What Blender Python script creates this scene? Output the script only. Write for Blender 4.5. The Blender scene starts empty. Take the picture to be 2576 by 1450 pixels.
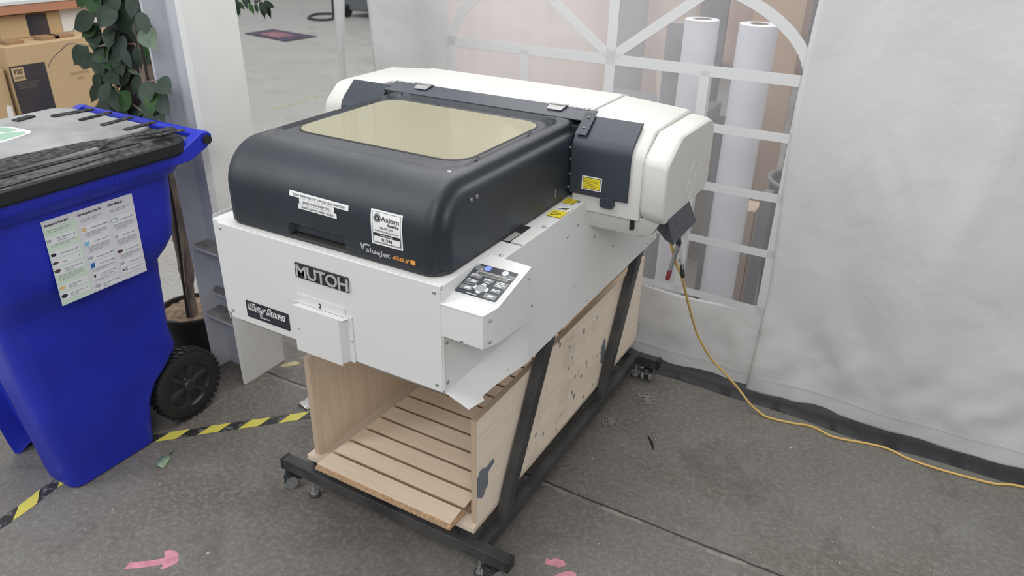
import bpy, bmesh, math, random
from mathutils import Vector, Matrix, noise
PI = math.pi
SC = bpy.context.scene
COL = SC.collection
random.seed(7)

# ------------------------------------------------------------------ camera
cam_d = bpy.data.cameras.new('camera')
cam = bpy.data.objects.new('camera', cam_d)
COL.objects.link(cam)
SC.camera = cam
YAW, PITCH, ROLL, FPX = -0.51019, -0.47155, 0.02089, 1889.1
fw = Vector((math.sin(YAW) * math.cos(PITCH), math.cos(YAW) * math.cos(PITCH), math.sin(PITCH)))
rt = fw.cross(Vector((0, 0, 1))).normalized()
upv = rt.cross(fw)
r2 = rt * math.cos(ROLL) + upv * math.sin(ROLL)
u2 = -rt * math.sin(ROLL) + upv * math.cos(ROLL)
mw = Matrix((r2, u2, -fw)).transposed().to_4x4()
mw.translation = Vector((0.8111, -1.1429, 1.7138))
cam.matrix_world = mw
cam_d.sensor_width = 36
cam_d.lens = FPX / 2576 * 36
cam_d.clip_end = 200
cam_d.dof.use_dof = True
cam_d.dof.focus_distance = 2.0
cam_d.dof.aperture_fstop = 5.0

# ------------------------------------------------------------------ world, lights, exposure
SC.view_settings.view_transform = 'Standard'
SC.view_settings.look = 'None'
SC.view_settings.exposure = 0.35
SC.view_settings.gamma = 1.0
SC.view_settings.use_curve_mapping = False
W = bpy.data.worlds.new('world')
SC.world = W
W.use_nodes = True
W.node_tree.nodes['Background'].inputs[0].default_value = (0.97, 0.985, 1.0, 1)
W.node_tree.nodes['Background'].inputs[1].default_value = 0.52


def area(name, loc, target, sx, sy, power, col=(1, 1, 1)):
    l = bpy.data.lights.new(name, 'AREA')
    l.shape = 'RECTANGLE'
    l.size, l.size_y = sx, sy
    l.energy = power
    l.color = col
    o = bpy.data.objects.new(name, l)
    COL.objects.link(o)
    o.location = loc
    o.rotation_euler = (Vector(target) - Vector(loc)).to_track_quat('-Z', 'Y').to_euler()
    return o


area('ceiling_lamp_over_printer', (-0.5, 0.6, 3.6), (-0.5, 0.6, 0), 2.2, 2.6, 44, (1, 0.99, 0.96))
area('ceiling_lamp_left_front', (-2.6, -2.4, 3.4), (-0.6, 0.3, 0.7), 0.9, 3.0, 50, (0.98, 0.99, 1))
area('fill_light_behind_viewer', (1.6, -2.6, 3.3), (-0.3, 0.3, 0.4), 1.6, 1.2, 42, (1, 0.99, 0.97))  # added fill from the camera side, lifts the tray inside and printer front
area('fill_light_warehouse', (-6.5, 5.5, 5.5), (-6.5, 5.5, 0), 7, 7, 150, (1, 0.99, 0.96))  # added unseen light that brightens the far hall floor
area('fill_light_behind_tent', (-0.6, 3.6, 3.4), (-0.6, 3.2, 0), 4, 2.5, 64, (1, 0.97, 0.94))  # added fill so that the things behind the window are lit


# ------------------------------------------------------------------ materials
def mat(name, col, rough=0.5, metal=0.0, spec=0.5, var=0.0, vscale=20, bump=0.0, bscale=200, rvar=0.0,
        emit=None, estr=0, coat=0.0, vcol=None, stretch=None):
    m = bpy.data.materials.new(name)
    m.use_nodes = True
    nt = m.node_tree
    b = nt.nodes['Principled BSDF']
    b.inputs['Base Color'].default_value = (*col, 1)
    b.inputs['Roughness'].default_value = rough
    b.inputs['Metallic'].default_value = metal
    b.inputs['Specular IOR Level'].default_value = spec
    b.inputs['Coat Weight'].default_value = coat
    if emit:
        b.inputs['Emission Color'].default_value = (*emit, 1)
        b.inputs['Emission Strength'].default_value = estr
    if var or bump or rvar:
        tc = nt.nodes.new('ShaderNodeTexCoord')
        src = tc.outputs['Object']
        if stretch:
            mp = nt.nodes.new('ShaderNodeMapping')
            mp.inputs['Scale'].default_value = stretch
            nt.links.new(src, mp.inputs[0])
            src = mp.outputs[0]
        if var or rvar:
            n = nt.nodes.new('ShaderNodeTexNoise')
            n.inputs['Scale'].default_value = vscale
            n.inputs['Detail'].default_value = 6
            nt.links.new(src, n.inputs['Vector'])
        if var:
            mx = nt.nodes.new('ShaderNodeMixRGB')
            c2 = vcol if vcol else tuple(c * (1 - var) for c in col)
            mx.inputs[1].default_value = (*col, 1)
            mx.inputs[2].default_value = (*c2, 1)
            rp = nt.nodes.new('ShaderNodeMapRange')
            rp.inputs[1].default_value = 0.38
            rp.inputs[2].default_value = 0.68
            nt.links.new(n.outputs[0], rp.inputs[0])
            nt.links.new(rp.outputs[0], mx.inputs[0])
            nt.links.new(mx.outputs[0], b.inputs['Base Color'])
        if rvar:
            rr = nt.nodes.new('ShaderNodeMapRange')
            rr.inputs[1].default_value = 0.3
            rr.inputs[2].default_value = 0.7
            rr.inputs[3].default_value = rough - rvar
            rr.inputs[4].default_value = rough + rvar
            nt.links.new(n.outputs[0], rr.inputs[0])
            nt.links.new(rr.outputs[0], b.inputs['Roughness'])
        if bump:
            n2 = nt.nodes.new('ShaderNodeTexNoise')
            n2.inputs['Scale'].default_value = bscale
            n2.inputs['Detail'].default_value = 3
            nt.links.new(src, n2.inputs['Vector'])
            bp = nt.nodes.new('ShaderNodeBump')
            bp.inputs['Strength'].default_value = bump
            bp.inputs['Distance'].default_value = 0.002
            nt.links.new(n2.outputs[0], bp.inputs['Height'])
            nt.links.new(bp.outputs[0], b.inputs['Normal'])
    return m


def nodes(m):
    return m.node_tree, m.node_tree.nodes['Principled BSDF']


class NG:
    """tiny helper to write node graphs"""

    def __init__(s, m):
        s.nt, s.b = nodes(m)

    def n(s, t, **k):
        nd = s.nt.nodes.new(t)
        for a, v in k.items():
            setattr(nd, a, v)
        return nd

    def set(s, nd, i, v):
        if isinstance(v, bpy.types.NodeSocket):
            s.nt.links.new(v, nd.inputs[i])
        else:
            nd.inputs[i].default_value = v

    def math(s, op, a, b=0.0, c=0.0, clamp=False):
        nd = s.n('ShaderNodeMath', operation=op)
        nd.use_clamp = clamp
        s.set(nd, 0, a); s.set(nd, 1, b); s.set(nd, 2, c)
        return nd.outputs[0]

    def mix(s, f, a, b):
        nd = s.n('ShaderNodeMixRGB')
        s.set(nd, 0, f)
        s.set(nd, 1, a if isinstance(a, bpy.types.NodeSocket) else (*a, 1))
        s.set(nd, 2, b if isinstance(b, bpy.types.NodeSocket) else (*b, 1))
        return nd.outputs[0]

    def noise(s, vec, scale, detail=4, rough=0.55, dist=0.0):
        nd = s.n('ShaderNodeTexNoise')
        s.set(nd, 'Vector', vec)
        nd.inputs['Scale'].default_value = scale
        nd.inputs['Detail'].default_value = detail
        nd.inputs['Roughness'].default_value = rough
        nd.inputs['Distortion'].default_value = dist
        return nd.outputs[0]

    def ramp(s, v, a, b, lo=0.0, hi=1.0, smooth=True):
        nd = s.n('ShaderNodeMapRange')
        if smooth:
            nd.interpolation_type = 'SMOOTHSTEP'
        s.set(nd, 0, v)
        nd.inputs[1].default_value = a; nd.inputs[2].default_value = b
        nd.inputs[3].default_value = lo; nd.inputs[4].default_value = hi
        return nd.outputs[0]

    def coord(s, scale=None, rot=None, loc=None, which='Object'):
        tc = s.n('ShaderNodeTexCoord')
        o = tc.outputs[which]
        if scale or rot or loc:
            mp = s.n('ShaderNodeMapping')
            if scale: mp.inputs['Scale'].default_value = scale
            if rot: mp.inputs['Rotation'].default_value = rot
            if loc: mp.inputs['Location'].default_value = loc
            s.nt.links.new(o, mp.inputs[0])
            o = mp.outputs[0]
        return o

    def bump(s, h, strength=0.3, dist=0.002):
        bp = s.n('ShaderNodeBump')
        bp.inputs['Strength'].default_value = strength
        bp.inputs['Distance'].default_value = dist
        s.nt.links.new(h, bp.inputs['Height'])
        s.nt.links.new(bp.outputs[0], s.b.inputs['Normal'])

    def base(s, c):
        s.nt.links.new(c, s.b.inputs['Base Color'])


M = {}
M['white_metal'] = mat('white_powder_coat', (0.66, 0.665, 0.655), 0.42, bump=0.05, bscale=900, var=0.03, vscale=3)
M['white_plastic'] = mat('white_moulded_plastic', (0.60, 0.595, 0.57), 0.42, var=0.04, vscale=4)
M['pan_grey'] = mat('grey_sheet_metal', (0.33, 0.32, 0.31), 0.5)
M['hood'] = mat('charcoal_hood_plastic', (0.021, 0.027, 0.037), 0.38, spec=0.5, bump=0.25, bscale=700, var=0.25, vscale=6, rvar=0.05)
M['hood_rim'] = mat('dark_rubber_rim', (0.045, 0.043, 0.043), 0.6)
M['door'] = mat('charcoal_door_plastic', (0.032, 0.040, 0.055), 0.42)
M['steel'] = mat('brushed_steel', (0.36, 0.36, 0.36), 0.45, metal=0.6)
M['screw'] = mat('zinc_screw', (0.45, 0.45, 0.45), 0.35, metal=0.9)
M['dark'] = mat('black_plastic', (0.015, 0.016, 0.018), 0.45)
M['black_steel'] = mat('black_painted_steel', (0.030, 0.030, 0.033), 0.45, var=0.6, vscale=9, vcol=(0.062, 0.060, 0.058), rvar=0.12, bump=0.08, bscale=500)
M['rubber'] = mat('dark_grey_rubber', (0.05, 0.052, 0.055), 0.7)
M['rubber_l'] = mat('grey_wheel_tyre', (0.20, 0.205, 0.21), 0.6)
M['white_print'] = mat('white_print', (0.8, 0.8, 0.8), 0.5)
M['label_white'] = mat('white_label_vinyl', (0.78, 0.79, 0.79), 0.35)
M['ink'] = mat('black_ink', (0.02, 0.022, 0.03), 0.5)
M['ink_grey'] = mat('grey_ink', (0.16, 0.17, 0.18), 0.5)
M['silver'] = mat('silver_lettering', (0.5, 0.51, 0.52), 0.3, metal=0.3)
M['orange'] = mat('orange_print', (0.80, 0.33, 0.07), 0.5)
M['yellow'] = mat('yellow_warning_vinyl', (0.80, 0.66, 0.03), 0.45)
M['blue_led'] = mat('blue_lit_button', (0.15, 0.2, 0.9), 0.4, emit=(0.12, 0.17, 1.0), estr=0.9)
M['button'] = mat('pale_button', (0.62, 0.64, 0.66), 0.5)
M['key_grey'] = mat('grey_key_print', (0.20, 0.21, 0.22), 0.5)
M['key_mid'] = mat('mid_grey_key_print', (0.30, 0.30, 0.30), 0.5)
M['lcd'] = mat('unlit_lcd', (0.13, 0.14, 0.13), 0.25)
M['panel'] = mat('control_membrane', (0.045, 0.05, 0.06), 0.4)
M['slot'] = mat('dark_slot', (0.01, 0.01, 0.012), 0.6)

# plywood --------------------------------------------------------------
def wood(name, c1, c2, axis='x', paint=None):
    m = mat(name, c1, 0.55)
    g = NG(m)
    st = {'x': (0.6, 9, 9), 'y': (9, 0.6, 9), 'z': (9, 9, 0.6)}[axis]
    v = g.coord(scale=st)
    n1 = g.noise(v, 2.2, 6, 0.6, 1.6)
    n2 = g.noise(g.coord(scale=tuple(q * 8 for q in st)), 2.0, 3)
    f = g.ramp(n1, 0.35, 0.7)
    c = g.mix(g.math('MULTIPLY', f, 0.75), c1, c2)
    c = g.mix(g.math('MULTIPLY', g.ramp(n2, 0.5, 0.75), 0.25), c, tuple(q * 0.75 for q in c2))
    if paint:
        c = paint(g, c)
    g.base(c)
    return m


def stain_patch(g, c):
    """grey paint smears on the outside of the tray (object space: side panel, x = outside face)"""
    p = g.coord()
    sep = g.n('ShaderNodeSeparateXYZ')
    g.nt.links.new(p, sep.inputs[0])
    y, z = sep.outputs[1], sep.outputs[2]
    nz = g.noise(p, 26, 5, 0.6)
    nb = g.noise(p, 9, 2)

    def blob(cy, cz, ry, rz, amp=0.9):
        dy = g.math('DIVIDE', g.math('SUBTRACT', y, cy), ry)
        dz = g.math('DIVIDE', g.math('SUBTRACT', z, cz), rz)
        d = g.math('SQRT', g.math('ADD', g.math('MULTIPLY', dy, dy), g.math('MULTIPLY', dz, dz)))
        d = g.math('ADD', d, g.math('MULTIPLY', g.math('SUBTRACT', nz, 0.5), amp * 2))
        return g.ramp(d, 0.95, 1.05, 1, 0)
    m = blob(0.222, 0.285, 0.036, 0.050, 0.45)
    for a in ((0.262, 0.318, 0.026, 0.012), (0.35, 0.165, 0.02, 0.018), (1.06, 0.27, 0.022, 0.05)):
        m = g.math('MAXIMUM', m, blob(*a))
    # drip spots in the middle bay
    vo = g.n('ShaderNodeTexVoronoi')
    g.nt.links.new(g.coord(scale=(1, 22, 15)), vo.inputs['Vector'])
    vo.inputs['Scale'].default_value = 1.3
    spots = g.ramp(g.math('ADD', vo.outputs['Distance'], g.math('MULTIPLY', g.math('SUBTRACT', nz, 0.5), 0.4)), 0.14, 0.24, 1, 0)
    band = g.math('MULTIPLY', g.ramp(y, 0.42, 0.5), g.ramp(y, 0.95, 1.05, 1, 0))
    sel = g.ramp(nb, 0.43, 0.50)
    m = g.math('MAXIMUM', m, g.math('MULTIPLY', g.math('MULTIPLY', spots, band), sel))
    c = g.mix(m, c, (0.16, 0.18, 0.21))
    smear = g.math('MULTIPLY', g.ramp(g.noise(g.coord(scale=(1, 5, 9)), 1.2, 3), 0.5, 0.75), g.math('MULTIPLY', band, 0.35))
    return g.mix(smear, c, (0.33, 0.29, 0.25))


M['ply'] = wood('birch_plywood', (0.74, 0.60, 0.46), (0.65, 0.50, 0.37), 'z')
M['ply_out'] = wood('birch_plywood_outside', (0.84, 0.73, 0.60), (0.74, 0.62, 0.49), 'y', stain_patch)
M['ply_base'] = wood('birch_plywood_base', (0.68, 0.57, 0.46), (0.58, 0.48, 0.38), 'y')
M['maple'] = wood('maple_slats', (0.85, 0.70, 0.54), (0.75, 0.60, 0.45), 'x')
M['chip'] = mat('raw_particle_board', (0.55, 0.37, 0.22), 0.8, var=0.5, vscale=160, bump=0.6, bscale=200)
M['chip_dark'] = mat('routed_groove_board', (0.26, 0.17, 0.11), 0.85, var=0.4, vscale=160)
me = mat('plywood_edge', (0.5, 0.38, 0.27), 0.6)
g = NG(me)
wv = g.n('ShaderNodeTexWave', wave_type='BANDS', bands_direction='X')
g.nt.links.new(g.coord(), wv.inputs['Vector'])
wv.inputs['Scale'].default_value = 110
wv.inputs['Distortion'].default_value = 1.5
wv.inputs['Detail'].default_value = 2
g.base(g.mix(g.ramp(wv.outputs['Fac'], 0.4, 0.8), (0.60, 0.48, 0.36), (0.33, 0.23, 0.15)))
M['ply_edge'] = me

# concrete -------------------------------------------------------------
def concrete(name, c1, c2, c3, joint=True, rough=0.55):
    m = mat(name, c1, rough)
    g = NG(m)
    p = g.coord(which='Object')
    big = g.noise(p, 1.1, 5, 0.6, 0.4)
    mid = g.noise(p, 6, 6, 0.65)
    fine = g.noise(p, 60, 5, 0.7)
    c = g.mix(g.ramp(big, 0.35, 0.68), c1, c2)
    c = g.mix(g.math('MULTIPLY', g.ramp(mid, 0.5, 0.72), 0.5), c, c3)
    c = g.mix(g.math('MULTIPLY', g.ramp(fine, 0.42, 0.72), 0.6), c, tuple(q * 1.7 for q in c1))
    soot = g.noise(p, 3.2, 7, 0.72, 0.8)
    c = g.mix(g.math('MULTIPLY', g.ramp(soot, 0.52, 0.68), 0.5), c, tuple(q * 0.6 for q in c2))
    grit = g.noise(p, 210, 3, 0.8)
    c = g.mix(g.math('MULTIPLY', g.ramp(grit, 0.52, 0.68), 0.6), c, tuple(q * 0.5 for q in c1))
    # pale specks and paint flecks
    for sc, th, reg in ((38, 0.05, 0.55), (14, 0.045, 0.58), (90, 0.07, 0.52)):
        vo = g.n('ShaderNodeTexVoronoi')
        g.nt.links.new(p, vo.inputs['Vector'])
        vo.inputs['Scale'].default_value = sc
        d = g.math('ADD', vo.outputs['Distance'], g.math('MULTIPLY', g.math('SUBTRACT', fine, 0.5), 0.12))
        s = g.ramp(d, th, th + 0.03, 1, 0)
        reg_n = g.ramp(g.noise(p, sc * 0.45, 2), reg, reg + 0.05)
        s = g.math('MULTIPLY', g.math('MULTIPLY', s, reg_n), 0.8)
        c = g.mix(s, c, tuple(min(1, q * 3.4) for q in c1))
    # scratches
    sn = g.noise(g.coord(scale=(3, 40, 1), rot=(0, 0, 0.5)), 1.6, 2, 0.5, 0.3)
    sl = g.math('MULTIPLY', g.ramp(g.math('ABSOLUTE', g.math('SUBTRACT', sn, 0.5)), 0.0, 0.006, 1, 0), g.ramp(mid, 0.55, 0.65))
    c = g.mix(g.math('MULTIPLY', sl, 0.25), c, tuple(min(1, q * 2.2) for q in c1))
    h = g.math('ADD', g.math('MULTIPLY', fine, 0.5), g.math('MULTIPLY', grit, 0.4))
    if joint:
        sep = g.n('ShaderNodeSeparateXYZ')
        g.nt.links.new(p, sep.inputs[0])
        wob = g.math('MULTIPLY', g.math('SUBTRACT', g.noise(p, 7, 6, 0.7), 0.5), 0.022)
        d = g.math('ABSOLUTE', g.math('ADD', g.math('SUBTRACT', sep.outputs[1], 0.611), wob))
        d2 = g.math('ABSOLUTE', g.math('ADD', g.math('SUBTRACT', sep.outputs[1], 0.600), g.math('MULTIPLY', wob, 2.2)))
        chip = g.math('MULTIPLY', g.ramp(d2, 0.004, 0.012, 1, 0), g.ramp(mid, 0.44, 0.54))
        c = g.mix(g.math('MULTIPLY', chip, 0.55), c, tuple(q * 2.1 for q in c1))
        line = g.ramp(d, 0.0022, 0.0055, 1, 0)
        c = g.mix(g.math('MULTIPLY', line, 0.9), c, (0.018, 0.016, 0.014))
        h = g.math('SUBTRACT', h, g.math('MULTIPLY', line, 3))
    g.base(c)
    r = g.ramp(big, 0.3, 0.7, rough - 0.1, rough + 0.12)
    g.nt.links.new(r, g.b.inputs['Roughness'])
    g.bump(h, 0.35, 0.003)
    return m


M['floor'] = concrete('stained_grey_concrete', (0.162, 0.154, 0.140), (0.116, 0.098, 0.083), (0.195, 0.195, 0.176))
M['floor_far'] = concrete('pale_concrete_hall_light', (0.31, 0.31, 0.295), (0.36, 0.36, 0.345), (0.26, 0.25, 0.23), joint=False, rough=0.6)  # paler concrete, part of the hall's brighter light is in its colour

# hazard tape ------------------------------------------------------------
mt = mat('yellow_black_floor_tape', (0.6, 0.55, 0.05), 0.5)
g = NG(mt)
uv = g.coord(which='UV')
sp = g.n('ShaderNodeSeparateXYZ')
g.nt.links.new(uv, sp.inputs[0])
ph = g.math('ADD', g.math('MULTIPLY', sp.outputs[0], 1.0), g.math('MULTIPLY', sp.outputs[1], -0.33))
fr = g.math('FRACT', ph)
st = g.math('MULTIPLY', g.ramp(fr, 0.0, 0.02), g.ramp(fr, 0.50, 0.52, 1, 0))
nz = g.noise(g.coord(), 30, 6, 0.7)
blk = g.mix(g.ramp(nz, 0.50, 0.64), (0.022, 0.022, 0.025), (0.17, 0.165, 0.16))
yel = g.mix(g.math('MULTIPLY', g.ramp(nz, 0.5, 0.8), 0.35), (0.62, 0.56, 0.10), (0.42, 0.38, 0.12))
g.base(g.mix(st, blk, yel))
M['tape'] = mt
M['tape_y'] = mat('worn_yellow_tape', (0.45, 0.40, 0.22), 0.6, var=0.4, vscale=30)
M['pink'] = mat('pink_tape', (0.62, 0.27, 0.33), 0.6, var=0.25, vscale=40)

# fabrics -----------------------------------------------------------------
def fabric(name, col, transl=0.25, crease=0.6):
    m = mat(name, col, 0.62, spec=0.35)
    g = NG(m)
    p = g.coord()
    a = g.noise(g.coord(scale=(1, 1, 0.8)), 2.8, 6, 0.52, 0.3)
    rid = g.math('ABSOLUTE', g.math('SUBTRACT', a, 0.5))
    b2 = g.noise(p, 9, 3, 0.5, 0.2)
    wv = g.noise(g.coord(scale=(60, 60, 900)), 1, 2)
    h = g.math('ADD', g.math('MULTIPLY', g.ramp(rid, 0, 0.10), 0.35), g.math('ADD', g.math('MULTIPLY', b2, 0.4), g.math('MULTIPLY', wv, 0.02)))
    g.bump(h, crease, 0.01)
    tr = g.n('ShaderNodeBsdfTranslucent')
    tr.inputs[0].default_value = (*col, 1)
    mx = g.n('ShaderNodeMixShader')
    mx.inputs[0].default_value = transl
    out = g.nt.nodes['Material Output']
    g.nt.links.new(g.b.outputs[0], mx.inputs[1])
    g.nt.links.new(tr.outputs[0], mx.inputs[2])
    g.nt.links.new(mx.outputs[0], out.inputs[0])
    return m


M['tent'] = fabric('white_tent_fabric', (0.70, 0.70, 0.70), 0.2, 0.42)
M['tent_bar'] = fabric('white_window_strip', (0.66, 0.67, 0.68), 0.3, 0.1)
M['hem'] = mat('black_ground_flap', (0.020, 0.021, 0.024), 0.55, var=0.3, vscale=10, bump=0.2, bscale=30)
mv = mat('clear_tent_vinyl', (0.8, 0.8, 0.8), 0.12)
g = NG(mv)
tr = g.n('ShaderNodeBsdfTransparent')
tr.inputs[0].default_value = (0.95, 0.955, 0.97, 1)
df = g.n('ShaderNodeBsdfTranslucent')
df.inputs[0].default_value = (0.8, 0.8, 0.82, 1)
dd = g.n('ShaderNodeBsdfDiffuse')
dd.inputs[0].default_value = (0.8, 0.79, 0.79, 1)
gl = g.n('ShaderNodeBsdfGlossy')
gl.inputs[1].default_value = 0.12
m1 = g.n('ShaderNodeMixShader'); m1.inputs[0].default_value = 0.5
m2 = g.n('ShaderNodeMixShader')
m3 = g.n('ShaderNodeMixShader'); m3.inputs[0].default_value = 0.035
g.nt.links.new(df.outputs[0], m1.inputs[1]); g.nt.links.new(dd.outputs[0], m1.inputs[2])
pz = g.coord()
sx = g.n('ShaderNodeSeparateXYZ'); g.nt.links.new(pz, sx.inputs[0])
hz = g.math('ADD', g.ramp(sx.outputs[0], -0.75, 0.30, 0.66, 0.18), g.math('MULTIPLY', g.math('SUBTRACT', g.noise(pz, 3, 3), 0.5), 0.25), clamp=True)
g.nt.links.new(hz, m2.inputs[0])
g.nt.links.new(tr.outputs[0], m2.inputs[1]); g.nt.links.new(m1.outputs[0], m2.inputs[2])
g.nt.links.new(m2.outputs[0], m3.inputs[1]); g.nt.links.new(gl.outputs[0], m3.inputs[2])
g.nt.links.new(m3.outputs[0], g.nt.nodes['Material Output'].inputs[0])
M['vinyl'] = mv

# amber acrylic of the hood window
ma = mat('amber_acrylic', (0.34, 0.32, 0.20), 0.07, spec=0.7, coat=0.2)
ma.node_tree.nodes['Principled BSDF'].inputs['IOR'].default_value = 1.55
g = NG(ma)
tr = g.n('ShaderNodeBsdfTransparent'); tr.inputs[0].default_value = (0.55, 0.50, 0.28, 1)
mx = g.n('ShaderNodeMixShader'); mx.inputs[0].default_value = 0.15
g.nt.links.new(g.b.outputs[0], mx.inputs[1]); g.nt.links.new(tr.outputs[0], mx.inputs[2])
g.nt.links.new(mx.outputs[0], g.nt.nodes['Material Output'].inputs[0])
M['amber'] = ma

M['bin_blue'] = mat('blue_moulded_plastic', (0.012, 0.026, 0.46), 0.42, spec=0.5, var=0.25, vscale=5, rvar=0.08, bump=0.06, bscale=300)
ml = mat('dusty_black_lid', (0.02, 0.021, 0.026), 0.55, spec=0.3)
g = NG(ml)
p = g.coord()
geo = g.n('ShaderNodeNewGeometry')
sn = g.n('ShaderNodeSeparateXYZ'); g.nt.links.new(geo.outputs['Normal'], sn.inputs[0])
upf = g.ramp(sn.outputs[2], 0.75, 0.97)
n1 = g.noise(p, 5, 7, 0.7, 0.5); n2 = g.noise(p, 42, 6, 0.75)
dust = g.math('MULTIPLY', upf, g.ramp(g.math('ADD', n1, g.math('MULTIPLY', g.math('SUBTRACT', n2, 0.5), 0.9)), 0.38, 0.62))
dust = g.math('MULTIPLY', dust, 0.6)
g.base(g.mix(g.math('MULTIPLY', dust, 0.9), (0.012, 0.013, 0.016), (0.15, 0.15, 0.147)))
g.bump(n2, 0.15, 0.002)
M['lid'] = ml
M['lid_dusty'] = mat('dust_coated_lid_top', (0.33, 0.335, 0.34), 0.62, var=0.5, vscale=7, vcol=(0.20, 0.20, 0.195), bump=0.2, bscale=60)
M['lid_black'] = mat('bare_black_lid_plastic', (0.010, 0.011, 0.013), 0.75, spec=0.25, var=0.5, vscale=70, vcol=(0.085, 0.085, 0.082))
M['green_lbl'] = mat('faded_green_sticker', (0.28, 0.46, 0.34), 0.5)
M['mint'] = mat('pale_mint_paper', (0.58, 0.70, 0.60), 0.5)
M['paper'] = mat('white_poster_paper', (0.66, 0.66, 0.72), 0.45)
M['paper2'] = mat('brighter_poster_card', (0.72, 0.74, 0.78), 0.45)
M['tyre'] = mat('black_bin_tyre', (0.016, 0.017, 0.019), 0.6)
M['hubc'] = mat('black_bin_hub', (0.026, 0.028, 0.034), 0.30)
M['board'] = mat('white_painted_board', (0.70, 0.705, 0.695), 0.5, var=0.08, vscale=5)
M['board_shaded'] = mat('shade_toned_white_board', (0.50, 0.52, 0.56), 0.5, var=0.12, vscale=7)  # white board with the bluish shade of the niche put into its colour
M['shelf_dirt'] = mat('dusty_shelf_top', (0.27, 0.26, 0.25), 0.7, var=0.4, vscale=25)
M['leaf0'] = mat('dark_ficus_leaf', (0.011, 0.028, 0.014), 0.5, spec=0.3, var=0.3, vscale=30)
M['leaf1'] = mat('dusty_ficus_leaf', (0.032, 0.054, 0.040), 0.55, spec=0.3, var=0.3, vscale=30)
M['leaf2'] = mat('bright_ficus_leaf', (0.028, 0.080, 0.020), 0.5, spec=0.3, var=0.3, vscale=30)
M['leaf3'] = mat('pale_ficus_leaf', (0.085, 0.125, 0.078), 0.42, var=0.3, vscale=30)
M['bark'] = mat('brown_bark', (0.26, 0.20, 0.16), 0.85, var=0.5, vscale=35, bump=0.9, bscale=60, stretch=(1, 1, 0.3))
M['bark_d'] = mat('dark_mossy_bark', (0.028, 0.022, 0.020), 0.9, var=0.5, vscale=30, bump=0.9, bscale=50)
M['pot'] = mat('black_nursery_pot', (0.02, 0.018, 0.017), 0.6, var=0.4, vscale=20)
M['soil'] = mat('pale_wood_chips', (0.30, 0.21, 0.14), 0.9, var=0.6, vscale=40, bump=1.0, bscale=50)
M['kraft'] = mat('brown_cardboard', (0.50, 0.36, 0.20), 0.8, var=0.08, vscale=6)
M['kraft2'] = mat('dark_cardboard_edge', (0.30, 0.19, 0.10), 0.8)
M['box_print'] = mat('dark_navy_box_print', (0.022, 0.021, 0.035), 0.55, var=0.4, vscale=6, vcol=(0.05, 0.04, 0.04))
M['counter'] = mat('terracotta_edge_band', (0.42, 0.20, 0.12), 0.5)
M['white_top'] = mat('white_worktop_laminate', (0.62, 0.66, 0.66), 0.3)
M['magenta'] = mat('pink_purple_fabric', (0.28, 0.08, 0.16), 0.7, var=0.9, vscale=14, vcol=(0.45, 0.36, 0.38))
M['beige_cloth'] = fabric('pale_pink_beige_cloth', (0.66, 0.52, 0.47), 0.1, 0.1)
M['tan'] = mat('tan_cardboard_tube', (0.50, 0.36, 0.27), 0.7)
M['roll'] = mat('white_vinyl_roll', (0.66, 0.67, 0.72), 0.35)
M['roll_core'] = mat('brown_roll_core', (0.30, 0.24, 0.20), 0.8)
M['grey_cab'] = mat('blue_grey_cabinet', (0.13, 0.14, 0.16), 0.5)
M['dark_brown'] = mat('dark_brown_panel', (0.12, 0.09, 0.075), 0.6)
M['trash'] = mat('dark_grey_bin_plastic', (0.04, 0.045, 0.05), 0.5)
M['bucket'] = mat('off_white_bucket', (0.68, 0.58, 0.52), 0.5)
M['cord'] = mat('yellow_power_cord', (0.64, 0.43, 0.14), 0.45)
M['cable'] = mat('black_cable', (0.02, 0.02, 0.022), 0.5)
M['red_grip'] = mat('maroon_rubber_grip', (0.20, 0.025, 0.035), 0.55)
M['duct'] = mat('dark_folded_plastic', (0.045, 0.05, 0.06), 0.55)
M['lint'] = mat('grey_lint', (0.26, 0.25, 0.23), 0.9)
M['film'] = mat('crumpled_clear_film', (0.6, 0.6, 0.6), 0.15, spec=1.0)


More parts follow.
